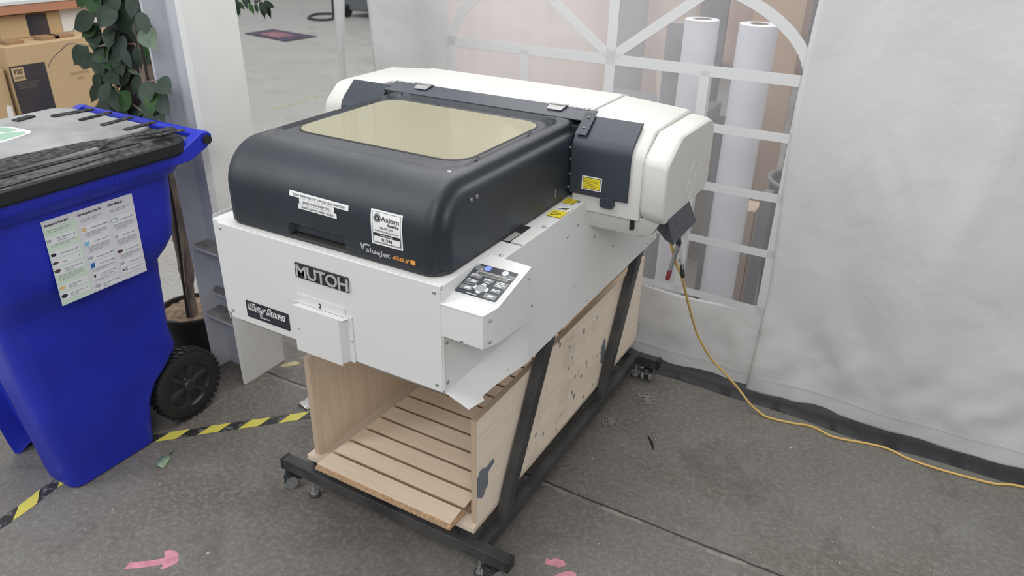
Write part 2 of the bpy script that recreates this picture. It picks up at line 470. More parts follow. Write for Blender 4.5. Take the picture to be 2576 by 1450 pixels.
# ------------------------------------------------------------------ mesh helpers
class MB:
    def __init__(s):
        s.v = []; s.f = []; s.m = []; s.uv = {}

    def add(s, vs, fs, m=0):
        b = len(s.v)
        s.v += [tuple(q) for q in vs]
        for f in fs:
            s.f.append(tuple(i + b for i in f)); s.m.append(m)

    def box(s, x0, x1, y0, y1, z0, z1, m=0):
        s.add([(x0, y0, z0), (x1, y0, z0), (x1, y1, z0), (x0, y1, z0), (x0, y0, z1), (x1, y0, z1), (x1, y1, z1), (x0, y1, z1)],
              [(0, 3, 2, 1), (4, 5, 6, 7), (0, 1, 5, 4), (1, 2, 6, 5), (2, 3, 7, 6), (3, 0, 4, 7)], m)
        return s

    def loft(s, rings, m=0, caps=True, closed=True):
        n = len(rings[0]); vs = [p for r in rings for p in r]; fs = []
        for k in range(len(rings) - 1):
            for i in range(n if closed else n - 1):
                j = (i + 1) % n
                fs.append((k * n + i, k * n + j, (k + 1) * n + j, (k + 1) * n + i))
        if caps:
            fs.append(tuple(range(n - 1, -1, -1))); fs.append(tuple(range((len(rings) - 1) * n, len(rings) * n)))
        s.add(vs, fs, m)
        return s

    def prism(s, poly, axis, a, b, m=0, poly2=None):
        def P(q, t):
            return {'x': (t, q[0], q[1]), 'y': (q[0], t, q[1]), 'z': (q[0], q[1], t)}[axis]
        return s.loft([[P(q, a) for q in poly], [P(q, b) for q in (poly2 or poly)]], m)

    def tube(s, pts, r, n=10, m=0, caps=True):
        pts = [Vector(p) for p in pts]; rings = []; prev = None
        for i, p in enumerate(pts):
            t = (pts[min(i + 1, len(pts) - 1)] - pts[max(i - 1, 0)]).normalized()
            if prev is None:
                a = Vector((0, 0, 1)) if abs(t.z) < 0.9 else Vector((1, 0, 0))
                u = t.cross(a).normalized()
            else:
                u = (prev - t * prev.dot(t)).normalized()
            prev = u; w = t.cross(u)
            rr = r[i] if isinstance(r, (list, tuple)) else r
            rings.append([p + (u * math.cos(2 * PI * k / n) + w * math.sin(2 * PI * k / n)) * rr for k in range(n)])
        return s.loft(rings, m, caps)

    def lathe(s, prof, c, axis='z', n=24, m=0, caps=True):
        rings = []
        for r, h in prof:
            ring = []
            for k in range(n):
                a = 2 * PI * k / n; ca, sa = r * math.cos(a), r * math.sin(a)
                if axis == 'z': ring.append((c[0] + ca, c[1] + sa, c[2] + h))
                elif axis == 'x': ring.append((c[0] + h, c[1] + ca, c[2] + sa))
                else: ring.append((c[0] + ca, c[1] + h, c[2] + sa))
            rings.append(ring)
        return s.loft(rings, m, caps)

    def text(s, txt, size, o, xd, yd, m=0, extr=0.0002, bold=0.0, shear=0.0, align='LEFT', width=None, fmap=None, sp=1.0):
        cu = bpy.data.curves.new('t', 'FONT')
        cu.body = txt; cu.size = size; cu.extrude = extr; cu.offset = bold; cu.shear = shear
        cu.align_x = align; cu.resolution_u = 3; cu.space_character = sp
        ob = bpy.data.objects.new('t', cu)
        me = bpy.data.meshes.new_from_object(ob)
        xs = [v.co.x for v in me.vertices]
        sc = 1.0
        if width and xs:
            sc = width / (max(xs) - min(xs))
        o = Vector(o); xd = Vector(xd).normalized(); yd = Vector(yd).normalized(); n = xd.cross(yd)
        vs = []
        for v in me.vertices:
            p = o + xd * v.co.x * sc + yd * v.co.y + n * v.co.z
            vs.append(fmap(p) if fmap else p)
        s.add(vs, [tuple(p.vertices) for p in me.polygons], m)
        bpy.data.objects.remove(ob); bpy.data.curves.remove(cu); bpy.data.meshes.remove(me)
        return s

    def build(s, name, mats, parent=None, bevel=0, seg=2, smooth=None, loc=None, solid=0, subsurf=0, fixn=True):
        if not isinstance(mats, (list, tuple)): mats = [mats]
        off = Vector((0, 0, 0)); q = parent
        while q is not None:
            off += q.location; q = q.parent
        if loc is not None: off += Vector(loc)
        me = bpy.data.meshes.new(name)
        me.from_pydata([tuple(Vector(v) - off) for v in s.v], [], s.f)
        for mm in mats: me.materials.append(M[mm] if isinstance(mm, str) else mm)
        me.polygons.foreach_set('material_index', s.m)
        me.update()
        if fixn:
            bm = bmesh.new(); bm.from_mesh(me)
            bmesh.ops.recalc_face_normals(bm, faces=bm.faces[:])
            bm.to_mesh(me); bm.free()
        if smooth is not None:
            me.polygons.foreach_set('use_smooth', [True] * len(me.polygons))
            me.set_sharp_from_angle(angle=math.radians(smooth))
        o = bpy.data.objects.new(name, me)
        COL.objects.link(o)
        if parent is not None: o.parent = parent
        if loc is not None: o.location = loc
        if solid:
            md = o.modifiers.new('thickness', 'SOLIDIFY'); md.thickness = solid; md.offset = 0
        if bevel:
            md = o.modifiers.new('bevel', 'BEVEL'); md.width = bevel; md.segments = seg; md.limit_method = 'ANGLE'
            md.angle_limit = math.radians(35)
            if smooth is None:
                me.polygons.foreach_set('use_smooth', [True] * len(me.polygons))
                md.harden_normals = True
        if subsurf:
            md = o.modifiers.new('subd', 'SUBSURF'); md.levels = subsurf; md.render_levels = subsurf
        return o


def thing(name, label, cat, loc=(0, 0, 0), group=None, rotz=0):
    o = bpy.data.objects.new(name, None)
    COL.objects.link(o)
    o.location = loc; o.rotation_euler = (0, 0, rotz); o.empty_display_size = 0.1
    return tag(o, label, cat, group)


def tag(o, label, cat, group=None, kind=None):
    o['label'] = label; o['category'] = cat
    if group: o['group'] = group
    if kind: o['kind'] = kind
    return o


def dup(o, parent=None, loc=None, rotz=None):
    c = o.copy(); COL.objects.link(c)
    if parent is not None: c.parent = parent
    if loc is not None: c.location = loc
    if rotz is not None: c.rotation_euler = (0, 0, rotz)
    for ch in [q for q in bpy.data.objects if q.parent == o]:
        dup(ch, c)
    return c


def struct(o):
    o['kind'] = 'structure'
    return o


def lerp(a, b, t): return a + (b - a) * t
def sstep(a, b, x):
    t = max(0, min(1, (x - a) / (b - a))); return t * t * (3 - 2 * t)

# ================================================================== setting
o = MB()
o.add([(-2.05, -8, 0), (14, -8, 0), (14, 16, 0), (-2.05, 16, 0)], [(0, 1, 2, 3)])
fl = struct(o.build('floor', 'floor', fixn=False))
fl['label'] = 'dark stained concrete floor with a cracked joint under the printer'
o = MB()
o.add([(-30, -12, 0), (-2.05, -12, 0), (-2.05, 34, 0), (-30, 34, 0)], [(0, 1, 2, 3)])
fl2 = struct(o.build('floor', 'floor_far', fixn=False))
fl2['label'] = 'paler concrete floor of the hall beyond the bin, brighter light partly in its colour'

# tent side wall ------------------------------------------------------
YW = 1.5
XL, XR, ZB, ZT = -0.995, 0.43, 0.352, 1.9      # clear window opening


def fold(x, z):
    """push of the hanging fabric out of its plane"""
    v = 0.012 * math.sin(x * 7.3 + 0.6 * math.sin(z * 2.1)) + 0.006 * math.sin(x * 17 + z * 1.3)
    v += 0.012 * (noise.noise(Vector((x * 3.1, z * 1.6, 4.2))))
    v += 0.012 * noise.noise(Vector((x * 9, z * 6, 1.2))) * (0.4 + 1.1 * sstep(0.5, 0.05, z))
    v += 0.006 * noise.noise(Vector((x * 16, z * 14, 7.2))) * sstep(0.5, 0.15, z)
    # slack folds fanning up from the weighted spots on the hem
    for cx, cz, am, w in ((0.90, 0.14, 0.016, 0.5), (1.22, 0.10, 0.009, 0.3)):
        dx, dz = x - cx, max(z - cz, 0.0) + 0.12
        t = dx / dz
        v += am * math.sin(t * 7 + 0.8) * math.exp(-t * t * 1.2) * math.exp(-(z - cz) / w) * sstep(-0.02, 0.25, z - cz)
    v *= 0.35 + 0.65 * sstep(0.0, 0.18, z)
    dx, dz = x - 0.76, z - 0.98
    v += 0.003 * math.exp(-(dx * dx + dz * dz) / 0.02) * math.sin(dx * 60 + dz * 25)
    v += 0.010 * math.exp(-((x - 0.98 - (z - 0.9) * 0.12) / 0.05) ** 2) * sstep(0.3, 0.8, z)
    return v


def sheet(x0, x1, z0, z1, nx, nz, yo=0.0, amp=1.0, edge=None):
    mb = MB(); vs = []; fs = []
    for j in range(nz + 1):
        for i in range(nx + 1):
            x = lerp(x0, x1, i / nx); z = lerp(z0, z1, j / nz)
            if edge: x = edge(x, z, i, nx)
            vs.append((x, YW + yo - amp * fold(x, z), z))
    for j in range(nz):
        for i in range(nx):
            a = j * (nx + 1) + i
            fs.append((a, a + 1, a + nx + 2, a + nx + 1))
    mb.add(vs, fs)
    return mb


wall = bpy.data.objects.new('wall_back', None); COL.objects.link(wall); struct(wall)
wall['label'] = 'white fabric tent side wall hanging behind the printer'


def left_edge(x, z, i, nx):
    return x + (1 - i / nx) * 0.10 * (0.6 - z) * 0.0 - (1 - i / nx) * (0.03 * (z - 1.0) - 0.02)


sheet(-1.40, XL, 0.022, 2.2, 30, 110, 0.0, 1.6, left_edge).build('fabric_panel', 'tent', wall, smooth=60, solid=0.0015, fixn=False)
sheet(XL, XR + 0.02, 0.012, ZB, 90, 30, 0.0, 0.7).build('fabric_panel', 'tent', wall, smooth=60, solid=0.0015, fixn=False)
sheet(0.415, 3.2, 0.012, 2.4, 170, 150, -0.012, 1.0, lambda x, z, i, nx: x + (1 - i / nx) * 0.012 * math.sin(z * 4)).build('fabric_panel', 'tent', wall, smooth=60, solid=0.0015, fixn=False)
# black flap turned onto the floor
mb = MB(); vs = []; fs = []
nx = 200
for i in range(nx + 1):
    x = lerp(-1.45, 3.2, i / nx)
    w = 0.012 * math.sin(x * 5.1) + 0.006 * math.sin(x * 13)
    for k, (yy, zz) in enumerate(((1.506, 0.045), (1.490, 0.022), (1.462 + w * .5, 0.010), (1.418 + w, 0.004), (1.416 + w, 0.0005))):
        vs.append((x, yy, zz + 0.002 * math.sin(x * 31 + k)*(zz>0.003)))
for i in range(nx):
    for k in range(4):
        a = i * 5 + k
        fs.append((a, a + 5, a + 6, a + 1))
mb.add(vs, fs)
mb.build('ground_flap', 'hem', wall, smooth=60, fixn=False)
# stitched hem line
mb = MB()
for x0, x1 in ((-0.95, 0.40), (0.45, 3.1)):
    n = 60
    pts = []
    for i in range(n + 1):
        x = lerp(x0, x1, i / n)
        pts.append((x, YW - 0.003 - (0.7 if x < 0.42 else 1.0) * fold(x, 0.085) - (0.012 if x > 0.42 else 0), 0.085))
    mb.tube(pts, 0.0011, 5)
mb.build('hem_seam', M['tent_bar'], wall, smooth=60)

# clear window with its white strips
mb = MB(); nx, nz = 60, 50; vs = []; fs = []


def vyl(x, z): return YW + 0.004 * math.sin(x * 9 + z * 3) + 0.004 * noise.noise(Vector((x * 3, z * 3, 0)))


for j in range(nz + 1):
    for i in range(nx + 1):
        x, z = lerp(XL, XR, i / nx), lerp(ZB, ZT, j / nz)
        vs.append((x, vyl(x, z), z))
for j in range(nz):
    for i in range(nx):
        a = j * (nx + 1) + i; fs.append((a, a + 1, a + nx + 2, a + nx + 1))
mb.add(vs, fs)
win = struct(mb.build('window_1', 'vinyl', None, smooth=60, fixn=False))
win['label'] = 'clear plastic tent window with white arched glazing strips'


def strip(mb, p, q, w=0.034, n=16, arc=None):
    """flat ribbon on the vinyl from p to q (x, z)"""
    vs = []; fs = []
    for i in range(n + 1):
        t = i / n
        if arc:
            cx, cz, ax, az, a0, a1 = arc
            a = lerp(a0, a1, t)
            x, z = cx + ax * math.cos(a), cz + az * math.sin(a)
            tx, tz = -ax * math.sin(a), az * math.cos(a)
        else:
            x, z = lerp(p[0], q[0], t), lerp(p[1], q[1], t)
            tx, tz = q[0] - p[0], q[1] - p[1]
        L = math.hypot(tx, tz); nx_, nz_ = -tz / L * w / 2, tx / L * w / 2
        for sg in (-1, 1):
            X, Z = x + sg * nx_, z + sg * nz_
            vs.append((X, vyl(X, Z) - 0.0025, Z))
    for i in range(n):
        a = i * 2; fs.append((a, a + 2, a + 3, a + 1))
    mb.add(vs, fs)


CXW = -0.275
bars = [((XL, 1.217), (XR, 1.217), .038), ((XL, 1.025), (XR, 1.025), .032), ((XL, 0.81), (XR, 0.81), .032), ((XL, 0.598), (XR, 0.598), .03),
        ((XL, 0.368), (XR, 0.368), .030), ((XR - 0.016, ZB), (XR - 0.016, 1.235), .036), ((XL + 0.016, ZB), (XL + 0.016, 1.235), .034),
        ((CXW, ZB), (CXW, ZT), .038), ((0.082, ZB), (0.082, 1.217), .034), ((-0.632, ZB), (-0.632, 1.217), .034),
        ((CXW, 1.225), (0.100, 1.502), .034), ((CXW, 1.225), (-0.650, 1.502), .034)]
for p, q, w in bars:
    mb = MB(); strip(mb, p, q, w, 24)
    mb.build('glazing_strip', 'tent_bar', win, fixn=False)
mb = MB(); strip(mb, None, None, 0.036, 40, (CXW, 1.205, 0.70, 0.335, 0, PI))
mb.build('glazing_strip', 'tent_bar', win, fixn=False)

# ================================================================== printer
pr = thing('flatbed_printer', 'large white flatbed printer with a charcoal hood and amber window, on a black stand', 'printer', (-0.33, 0.3, 0.70))
ZD = 1.003                                     # deck height
XW0, XW1 = -0.672, 0.0
# chassis
mb = MB()
mb.box(-0.70, 0.0010, 0.012, 0.30, 0.736, ZD - 0.001)
mb.prism([(-0.70, 0.745), (0.052, 0.745), (0.0415, ZD - 0.001), (-0.70, ZD - 0.001)], 'y', 0.285, 1.185)
mb.build('chassis', 'white_metal', pr, bevel=0.002)
mb = MB()
mb.box(-0.668, -0.004, 0.020, 0.30, 0.714, 0.746)
mb.box(-0.68, 0.050, 0.30, 1.18, 0.7005, 0.746)
mb.build('base_pan', 'pan_grey', pr, bevel=0.002)
# front panel: folded sheet
mb = MB()
mb.box(XW0, XW1, 0.0, 0.014, 0.734, ZD)
mb.build('front_panel', 'white_metal', pr, bevel=0.0025, seg=3)
mb = MB()
mb.box(XW0 - 0.001, 0.0040, 0.008, 0.272, ZD - 0.002, ZD + 0.0006)
mb.box(0.0040, 0.0440, 0.190, 0.272, ZD - 0.002, ZD + 0.0006)
mb.build('deck_plate', 'white_metal', pr, bevel=0.0006)
# side cover with its folded-out skirt
mb = MB()
def sidex(z): return 0.0445 + (ZD - z) * 0.095
mb.prism([(0.0445, ZD + 0.0006), (0.0735, 0.698), (0.0715, 0.697), (0.0425, ZD - 0.003), (0.0420, ZD + 0.0006)], 'y', 0.269, 1.19)
mb.build('side_cover', 'white_metal', pr, bevel=0.0006)['label'] = 'long white side cover leaning outwards to its lower edge'
# front bay: wall and skirt meet in a fold that climbs from the front corner to the side cover
lo_, up_ = [], []
NS = 60
for k in range(NS + 1):
    y = lerp(0.003, 0.272, k / NS); t = k / NS
    fx, fz = 0.0030 + 0.0585 * t, 0.7350 + 0.0670 * t
    tx = lerp(0.0035, 0.0440, sstep(0.12, 0.19, y))
    bx_ = 0.068 + 0.0055 * t; bz_ = 0.7155 - 0.014 * min(1, y / 0.067) - 0.0035 * t
    if y > 0.070:
        q = 0.14 * sstep(0.272, 0.10, y)
        bx_, bz_ = lerp(bx_, fx, q), lerp(bz_, fz, q)
    yb = y - 0.003 * (1 - t)
    lo_ += [(fx, y, fz), (bx_, yb, bz_)]
    up_ += [(tx, y, ZD + 0.0002), (fx, y, fz)]
GF = [(2 * k, 2 * k + 1, 2 * k + 3, 2 * k + 2) for k in range(NS)]
mb = MB(); mb.add(lo_, GF)
skt = mb.build('skirt', 'white_metal', pr, smooth=60, solid=0.0012, fixn=False)
skt['label'] = 'white sheet-metal skirt folded out under the control box'
skt.modifiers.new('split', 'EDGE_SPLIT').split_angle = math.radians(40)
mb = MB(); mb.add(up_, GF)
mb.build('side_wall', 'white_metal', pr, smooth=60, solid=0.0012, fixn=False).modifiers.new('split', 'EDGE_SPLIT').split_angle = math.radians(40)
mb = MB(); mb.box(-0.7165, -0.7150, 0.028, 1.19, 0.705, ZD)
mb.build('side_cover', 'white_metal', pr)
mb = MB()
mb.box(0.0010, 0.0046, 0.0005, 0.0225, 0.742, 0.992)
mb.build('corner_post', 'white_metal', pr, bevel=0.001)
# screws ---------------------------------------------------------------
SCR = {}


def screw(p, d, r=0.0045, mt_='screw', par=None):
    """pan head screw at p pointing along d"""
    key = (d, r, mt_)
    if key not in SCR:
        mb = MB()
        ax = {'-y': ('y', -1), '+x': ('x', 1), '+z': ('z', 1)}[d]
        sg = ax[1]
        mb.lathe([(r, 0), (r, 0.0010 * sg), (r * 0.8, 0.0020 * sg), (r * 0.45, 0.0024 * sg), (r * 0.42, 0.0014 * sg), (0.0003, 0.0012 * sg)], (0, 0, 0), ax[0], 14)
        SCR[key] = mb
        ob_ = mb.build('screw', mt_, None, smooth=40)
        SCR[key] = ob_.data
        bpy.data.objects.remove(ob_)
    o = bpy.data.objects.new('screw', SCR[key]); COL.objects.link(o)
    par = par or pr
    o.parent = par
    off = Vector((0, 0, 0)); q = par
    while q is not None: off += q.location; q = q.parent
    o.location = Vector(p) - off
    return o


for x, z in ((-0.659, 0.988), (-0.662, 0.757), (-0.016, 0.985), (-0.016, 0.752)):
    screw((x, -0.0002, z), '-y')
for y, z in ((0.585, 0.947), (0.702, 0.865), (0.846, 0.780), (0.583, 0.760), (0.335, 0.812), (0.523, 0.932)):
    dx = sidex(z) - 0.042; screw((sidex(z + 1.2 * dx) + 0.0002, y - 1.7 * dx, z + 1.2 * dx), '+x', 0.0038)
for x, y, z in ((0.0625, 0.180, 0.7180), (0.0590, 0.129, 0.7130), (0.0570, 0.080, 0.7100)):
    screw((x, y, z), '+z', 0.0035)
for y in (0.62, 1.10, 1.15): screw((sidex(0.712), y, 0.712), '+x', 0.0035)
screw((0.0046, 0.0125, 0.862), '+x', 0.0052); screw((0.0046, 0.0125, 0.758), '+x', 0.0060)
for x, y in ((0.030, 0.20), (0.032, 0.405), (0.030, 0.612)):
    screw((x, y, ZD + 0.001), '+z', 0.005)

# maker's plate, sticker, bracket on the front ----------------------------
Yf = -0.0006
mb = MB(); mb.prism([(-0.414, 0.920), (-0.252, 0.920), (-0.252, 0.958), (-0.414, 0.958)], 'y', -0.004, 0.0005)
pl_ = mb.build('name_plate', 'dark', pr, bevel=0.001)
pl_['label'] = 'black name plate with raised silver letters'
mb = MB(); mb.text('MUTOH', 0.043, (-0.411, -0.0042, 0.9245), (1, 0, 0), (0, 0, 1), extr=0.0022, bold=0.0004, width=0.156, sp=0.92)
mb.build('lettering', 'silver', pl_)


def rrect(x0, x1, z0, z1, r, n=5):
    pts = []
    for cx, cz, a0 in ((x1 - r, z1 - r, 0), (x0 + r, z1 - r, 90), (x0 + r, z0 + r, 180), (x1 - r, z0 + r, 270)):
        for k in range(n + 1):
            a = math.radians(a0 + 90 * k / n); pts.append((cx + r * math.cos(a), cz + r * math.sin(a)))
    return pts


mb = MB(); mb.prism(rrect(-0.608, -0.459, 0.755, 0.803, 0.004), 'y', -0.0012, 0.0005)
st_ = mb.build('shop_sticker', 'ink', pr)
st_['label'] = 'black sticker with white outlined script'
mb = MB()
mb.text('Blazy Susan', 0.027, (-0.603, -0.0013, 0.779), (1, 0, 0), (0, 0, 1), extr=0.0002, bold=0.0016, shear=0.35, width=0.134)
mb.text('@blazysusan', 0.0072, (-0.562, -0.0013, 0.7635), (1, 0, 0), (0, 0, 1), width=0.034)
mb.build('lettering', 'white_print', st_)
mb = MB(); mb.text('Blazy Susan', 0.027, (-0.603, -0.0017, 0.779), (1, 0, 0), (0, 0, 1), extr=0.0002, bold=-0.0001, shear=0.35, width=0.132)
mb.build('lettering', 'ink', st_)

# sheet-metal tray bracket
br = MB()
br.box(-0.418, -0.270, -0.0025, 0.0, 0.849, 0.875)                      # upright lip
br.add([(-0.424, -0.018, 0.8475), (-0.268, -0.018, 0.8475), (-0.262, -0.0025, 0.8475), (-0.414, -0.0025, 0.8475),
        (-0.424, -0.018, 0.849), (-0.268, -0.018, 0.849), (-0.262, -0.0025, 0.849), (-0.414, -0.0025, 0.849)],
       [(0, 3, 2, 1), (4, 5, 6, 7), (0, 1, 5, 4), (1, 2, 6, 5), (2, 3, 7, 6), (3, 0, 4, 7)])
br.box(-0.424, -0.278, -0.018, -0.0165, 0.722, 0.849)                   # front face
br.add([(-0.278, -0.018, 0.728), (-0.270, -0.001, 0.728), (-0.270, -0.001, 0.853), (-0.278, -0.018, 0.847),
        (-0.2795, -0.018, 0.728), (-0.2715, 0.000, 0.728), (-0.2715, 0.000, 0.853), (-0.2795, -0.018, 0.847)],
       [(0, 1, 2, 3), (7, 6, 5, 4), (0, 3, 7, 4), (3, 2, 6, 7), (1, 5, 6, 2), (0, 4, 5, 1)])
br.box(-0.271, -0.251, -0.0025, 0.0, 0.731, 0.856)
br.box(-0.432, -0.418, -0.002, 0.0, 0.8485, 0.8505)
brk = br.build('folded_bracket', 'white_metal', pr, bevel=0.0007)
brk['label'] = 'small folded white metal bracket below the name plate'
mb = MB(); mb.text('2', 0.017, (-0.352, -0.0028, 0.8535), (1, 0, 0), (0, 0, 1), bold=0.0006, shear=0.1)
mb.build('handwritten_number', 'ink', brk)
screw((-0.257, -0.0026, 0.79), '-y', 0.0028, 'screw', brk); screw((-0.410, -0.0182, 0.787), '-y', 0.003, 'screw', brk)

# hood ---------------------------------------------------------------------
HX0, HX1, HY0, HZT, HR = -0.655, -0.010, 0.018, 1.2055, 0.108
ZA = HZT - HR


def prof_pts():
    P = []
    z = 1.012
    while z < ZA - 0.001:
        P.append((HY0, z, 1.0, 0.0)); z += 0.0045 if z < 1.062 else 0.009
    for k in range(17):
        a = PI / 2 * k / 16
        P.append((HY0 + HR * (1 - math.cos(a)), ZA + HR * math.sin(a), math.cos(a), math.sin(a)))
    y = HY0 + HR + 0.008
    while y < 0.664:
        P.append((y, HZT, 0.0, 1.0)); y += 0.0085
    for k in range(1, 5):
        P.append((0.664 + 0.009 * k, HZT + 0.0016 * k, 0.0, 1.0))
    return P


PP = prof_pts()
PXW, PYW = (-0.594, -0.082), (0.207, 0.612)     # pane extents
EDGE = [(0.0, 0.050), (0.0008, 0.040), (0.0035, 0.0335), (0.009, 0.0295), (0.0145, 0.0265), (0.0175, 0.0215), (0.0185, 0.0125), (0.0215, 0.0068), (0.028, 0.0028), (0.038, 0.0)]


def rr_sd(x, y, x0, x1, y0, y1, r):
    cx, cy, hx, hy = (x0 + x1) / 2, (y0 + y1) / 2, (x1 - x0) / 2, (y1 - y0) / 2
    qx, qy = abs(x - cx) - hx + r, abs(y - cy) - hy + r
    return math.hypot(max(qx, 0), max(qy, 0)) + min(max(qx, qy), 0) - r


def hood_mesh():
    xs = [HX0 + d for d, i in EDGE]
    ins = [i for d, i in EDGE]
    n = 78
    a, b = HX0 + EDGE[-1][0], HX1 - EDGE[-1][0]
    for k in range(1, n): xs.append(lerp(a, b, k / n)); ins.append(0)
    for d, i in reversed(EDGE): xs.append(HX1 - d); ins.append(i)
    rows = []
    for (y, z, ny, nz) in PP:
        row = []
        for x, i in zip(xs, ins):
            Y, Z = y + ny * i, z - nz * i
            if z < 1.06 and -0.45 < x < -0.26 and i == 0:      # handle pocket
                k = sstep(-0.441, -0.434, x) * sstep(-0.271, -0.278, x) * sstep(1.046, 1.039, z)
                Y += 0.016 * k
                if z < 1.03: Z += 0.008 * k * (1.03 - z) / 0.018
            if nz == 1.0 and i == 0:                          # sunk window surround
                dO = rr_sd(x, y, -0.6225, -0.0515, 0.12, 0.662, 0.07)
                if dO < 0.004:
                    g1 = sstep(0.003, -0.004, dO)                 # down into the trough
                    g2 = sstep(-0.014, -0.021, dO)                # up again to the flange
                    fr_ = sstep(0.175, 0.215, y)
                    Z -= (0.017 * g1 - 0.0115 * g2) * fr_ + 0.0055 * g2 * (1 - fr_) * g1
            row.append((x, Y, Z))
        rows.append(row)
    vs = [p for r in rows for p in r]; fs = []; N = len(xs)
    for j in range(len(rows) - 1):
        for i in range(N - 1):
            cx = (rows[j][i][0] + rows[j + 1][i + 1][0]) / 2; cy = (rows[j][i][1] + rows[j + 1][i + 1][1]) / 2
            if PP[j][3] == 1.0 and rr_sd(cx, cy, *PXW, *PYW, 0.06) < -0.012: continue
            q = j * N + i
            fs.append((q, q + 1, q + N + 1, q + N))
    # side walls
    for i in (0, N - 1):
        x = xs[i]
        loop = [j * N + i for j in range(len(rows) - 4)]
        b = len(vs); vs.append((x, rows[len(rows) - 5][i][1], 1.012))
        fs.append(tuple(loop + [b]))
        # short return at the back top
    mb = MB(); mb.add(vs, fs)
    return mb


hood = hood_mesh().build('hood', 'hood', pr, smooth=48, fixn=False)
hood['label'] = 'charcoal moulded hood with a rounded front edge'
# rubber rim under the hood
mb = MB()
rim = rrect(HX0 + 0.004, HX1 - 0.004, HY0 + 0.004, 0.64, 0.046, 10)
mb.prism(rim, 'z', ZD + 0.0005, 1.0135)
mb.build('rim_seal', 'hood_rim', pr, smooth=30)


def hy(z):
    """front surface of the hood at height z"""
    if z <= ZA: return HY0
    s_ = min(1, (z - ZA) / HR)
    return HY0 + HR * (1 - math.sqrt(1 - s_ * s_))


def onhood(eps):
    def f(p): return Vector((p[0], hy(p[2]) - eps + (p[1]), p[2]))
    return f


def hood_card(name, poly_x, z0, z1, eps, mt_, par, rows=8, slant=None):
    """thin card bent onto the hood front; poly_x = (x0, x1)"""
    mb = MB(); vs = []; fs = []
    for k in range(rows + 1):
        z = lerp(z0, z1, k / rows)
        for x in poly_x: vs.append((x, hy(z) - eps, z))
    for k in range(rows):
        fs.append((2 * k, 2 * k + 1, 2 * k + 3, 2 * k + 2))
    mb.add(vs, fs)
    return mb.build(name, mt_, par, fixn=False, smooth=60)


# window pane
mb = MB(); mb.prism(rrect(*PXW, *PYW, 0.06, 8), 'z', HZT - 0.0062, HZT - 0.0040)
pane = mb.build('hood_window', 'amber', pr, bevel=0.0006)
pane['label'] = 'amber tinted window in the top of the hood'
mb = MB()
o_, i_ = rrect(PXW[0] - 0.004, PXW[1] + 0.004, PYW[0] - 0.004, PYW[1] + 0.004, 0.063, 10), rrect(PXW[0] + 0.0005, PXW[1] - 0.0005, PYW[0] + .0005, PYW[1] - .0005, 0.06, 10)
nn = len(o_)
mb.add([(x, y, HZT - 0.0048) for x, y in o_] + [(x, y, HZT - 0.0035) for x, y in i_], [(k, (k + 1) % nn, nn + (k + 1) % nn, nn + k) for k in range(nn)])
mb.build('window_gasket', 'slot', pr, fixn=False)
for x, y in ((-0.606, 0.276), (-0.606, 0.54), (-0.43, 0.622), (-0.20, 0.622), (-0.068, 0.505), (-0.068, 0.257)):
    screw((x, y, HZT - 0.0052), '+z', 0.0045, 'dark', hood)
screw((-0.062, 0.132, HZT - 0.001), '+z', 0.005, 'screw', hood); screw((-0.630, 0.158, HZT - 0.001), '+z', 0.004, 'screw', hood)
for x, y in ((-0.60, 0.655), (-0.588, 0.660), (-0.56, 0.672), (-0.545, 0.676), (-0.085, 0.640), (-0.075, 0.640), (-0.075, 0.655)):
    screw((x, y, HZT), '+z', 0.0032, 'dark', hood)
for y, z, r in ((0.138, 1.150, 0.005), (0.160, 1.150, 0.005), (0.625, 1.145, 0.0035), (0.632, 1.112, 0.0035), (0.632, 1.07, 0.0035), (0.625, 1.035, 0.0035)):
    screw((HX1, y, z - 0.0), '+x', r, 'screw', hood)
mb = MB(); mb.box(HX1 - 0.001, HX1 + 0.0022, 0.545, 0.549, 1.028, 1.052)
mb.build('side_pin', 'steel', hood)
mb = MB(); mb.box(HX1 - 0.004, HX1 + 0.003, 0.640, 0.643, 1.035, 1.150)
mb.build('side_flange', 'steel', hood)
# table under the window
mb = MB(); mb.box(-0.62, -0.04, 0.12, 0.62, 1.004, 1.03)
mb.build('print_table', 'pan_grey', pr)

# tape-printer labels
tp = MB()
def hb(x0, x1, z0, z1, zs=0.0, m=0, e=0.0010):
    """bar on the hood; ends may drop by zs"""
    tp.add([(x0, hy(z0) - e, z0), (x1, hy(z0 + zs) - e, z0 + zs), (x1, hy(z1 + zs) - e, z1 + zs), (x0, hy(z1) - e, z1)], [(0, 1, 2, 3)], m)
hb(-0.426, -0.252, 1.1150, 1.1275, -0.003)
hb(-0.396, -0.293, 1.1015, 1.1140, -0.002)
hb(-0.400, -0.286, 1.0890, 1.1010, -0.002, e=0.0013)
tl = tp.build('tape_label', 'label_white', hood, fixn=False)
tl['label'] = 'three white label strips with black capitals'
mb = MB()
for t, x, z, w in (('CLEAN WIPER AND CAP TOP AND HEAD EVERY DAY!', -0.416, 1.1180, 0.156), ('SHAKE WHITE EVERY DAY!', -0.386, 1.1042, 0.083), ('SHAKE CMYWV EVERY 72HRS!', -0.390, 1.0918, 0.094)):
    mb.text(t, 0.0074, (x, 0, z), (1, 0, -0.018), (0, 0, 1), width=w, fmap=onhood(0.0019), extr=0.0001)
mb.build('lettering', 'ink', tl)

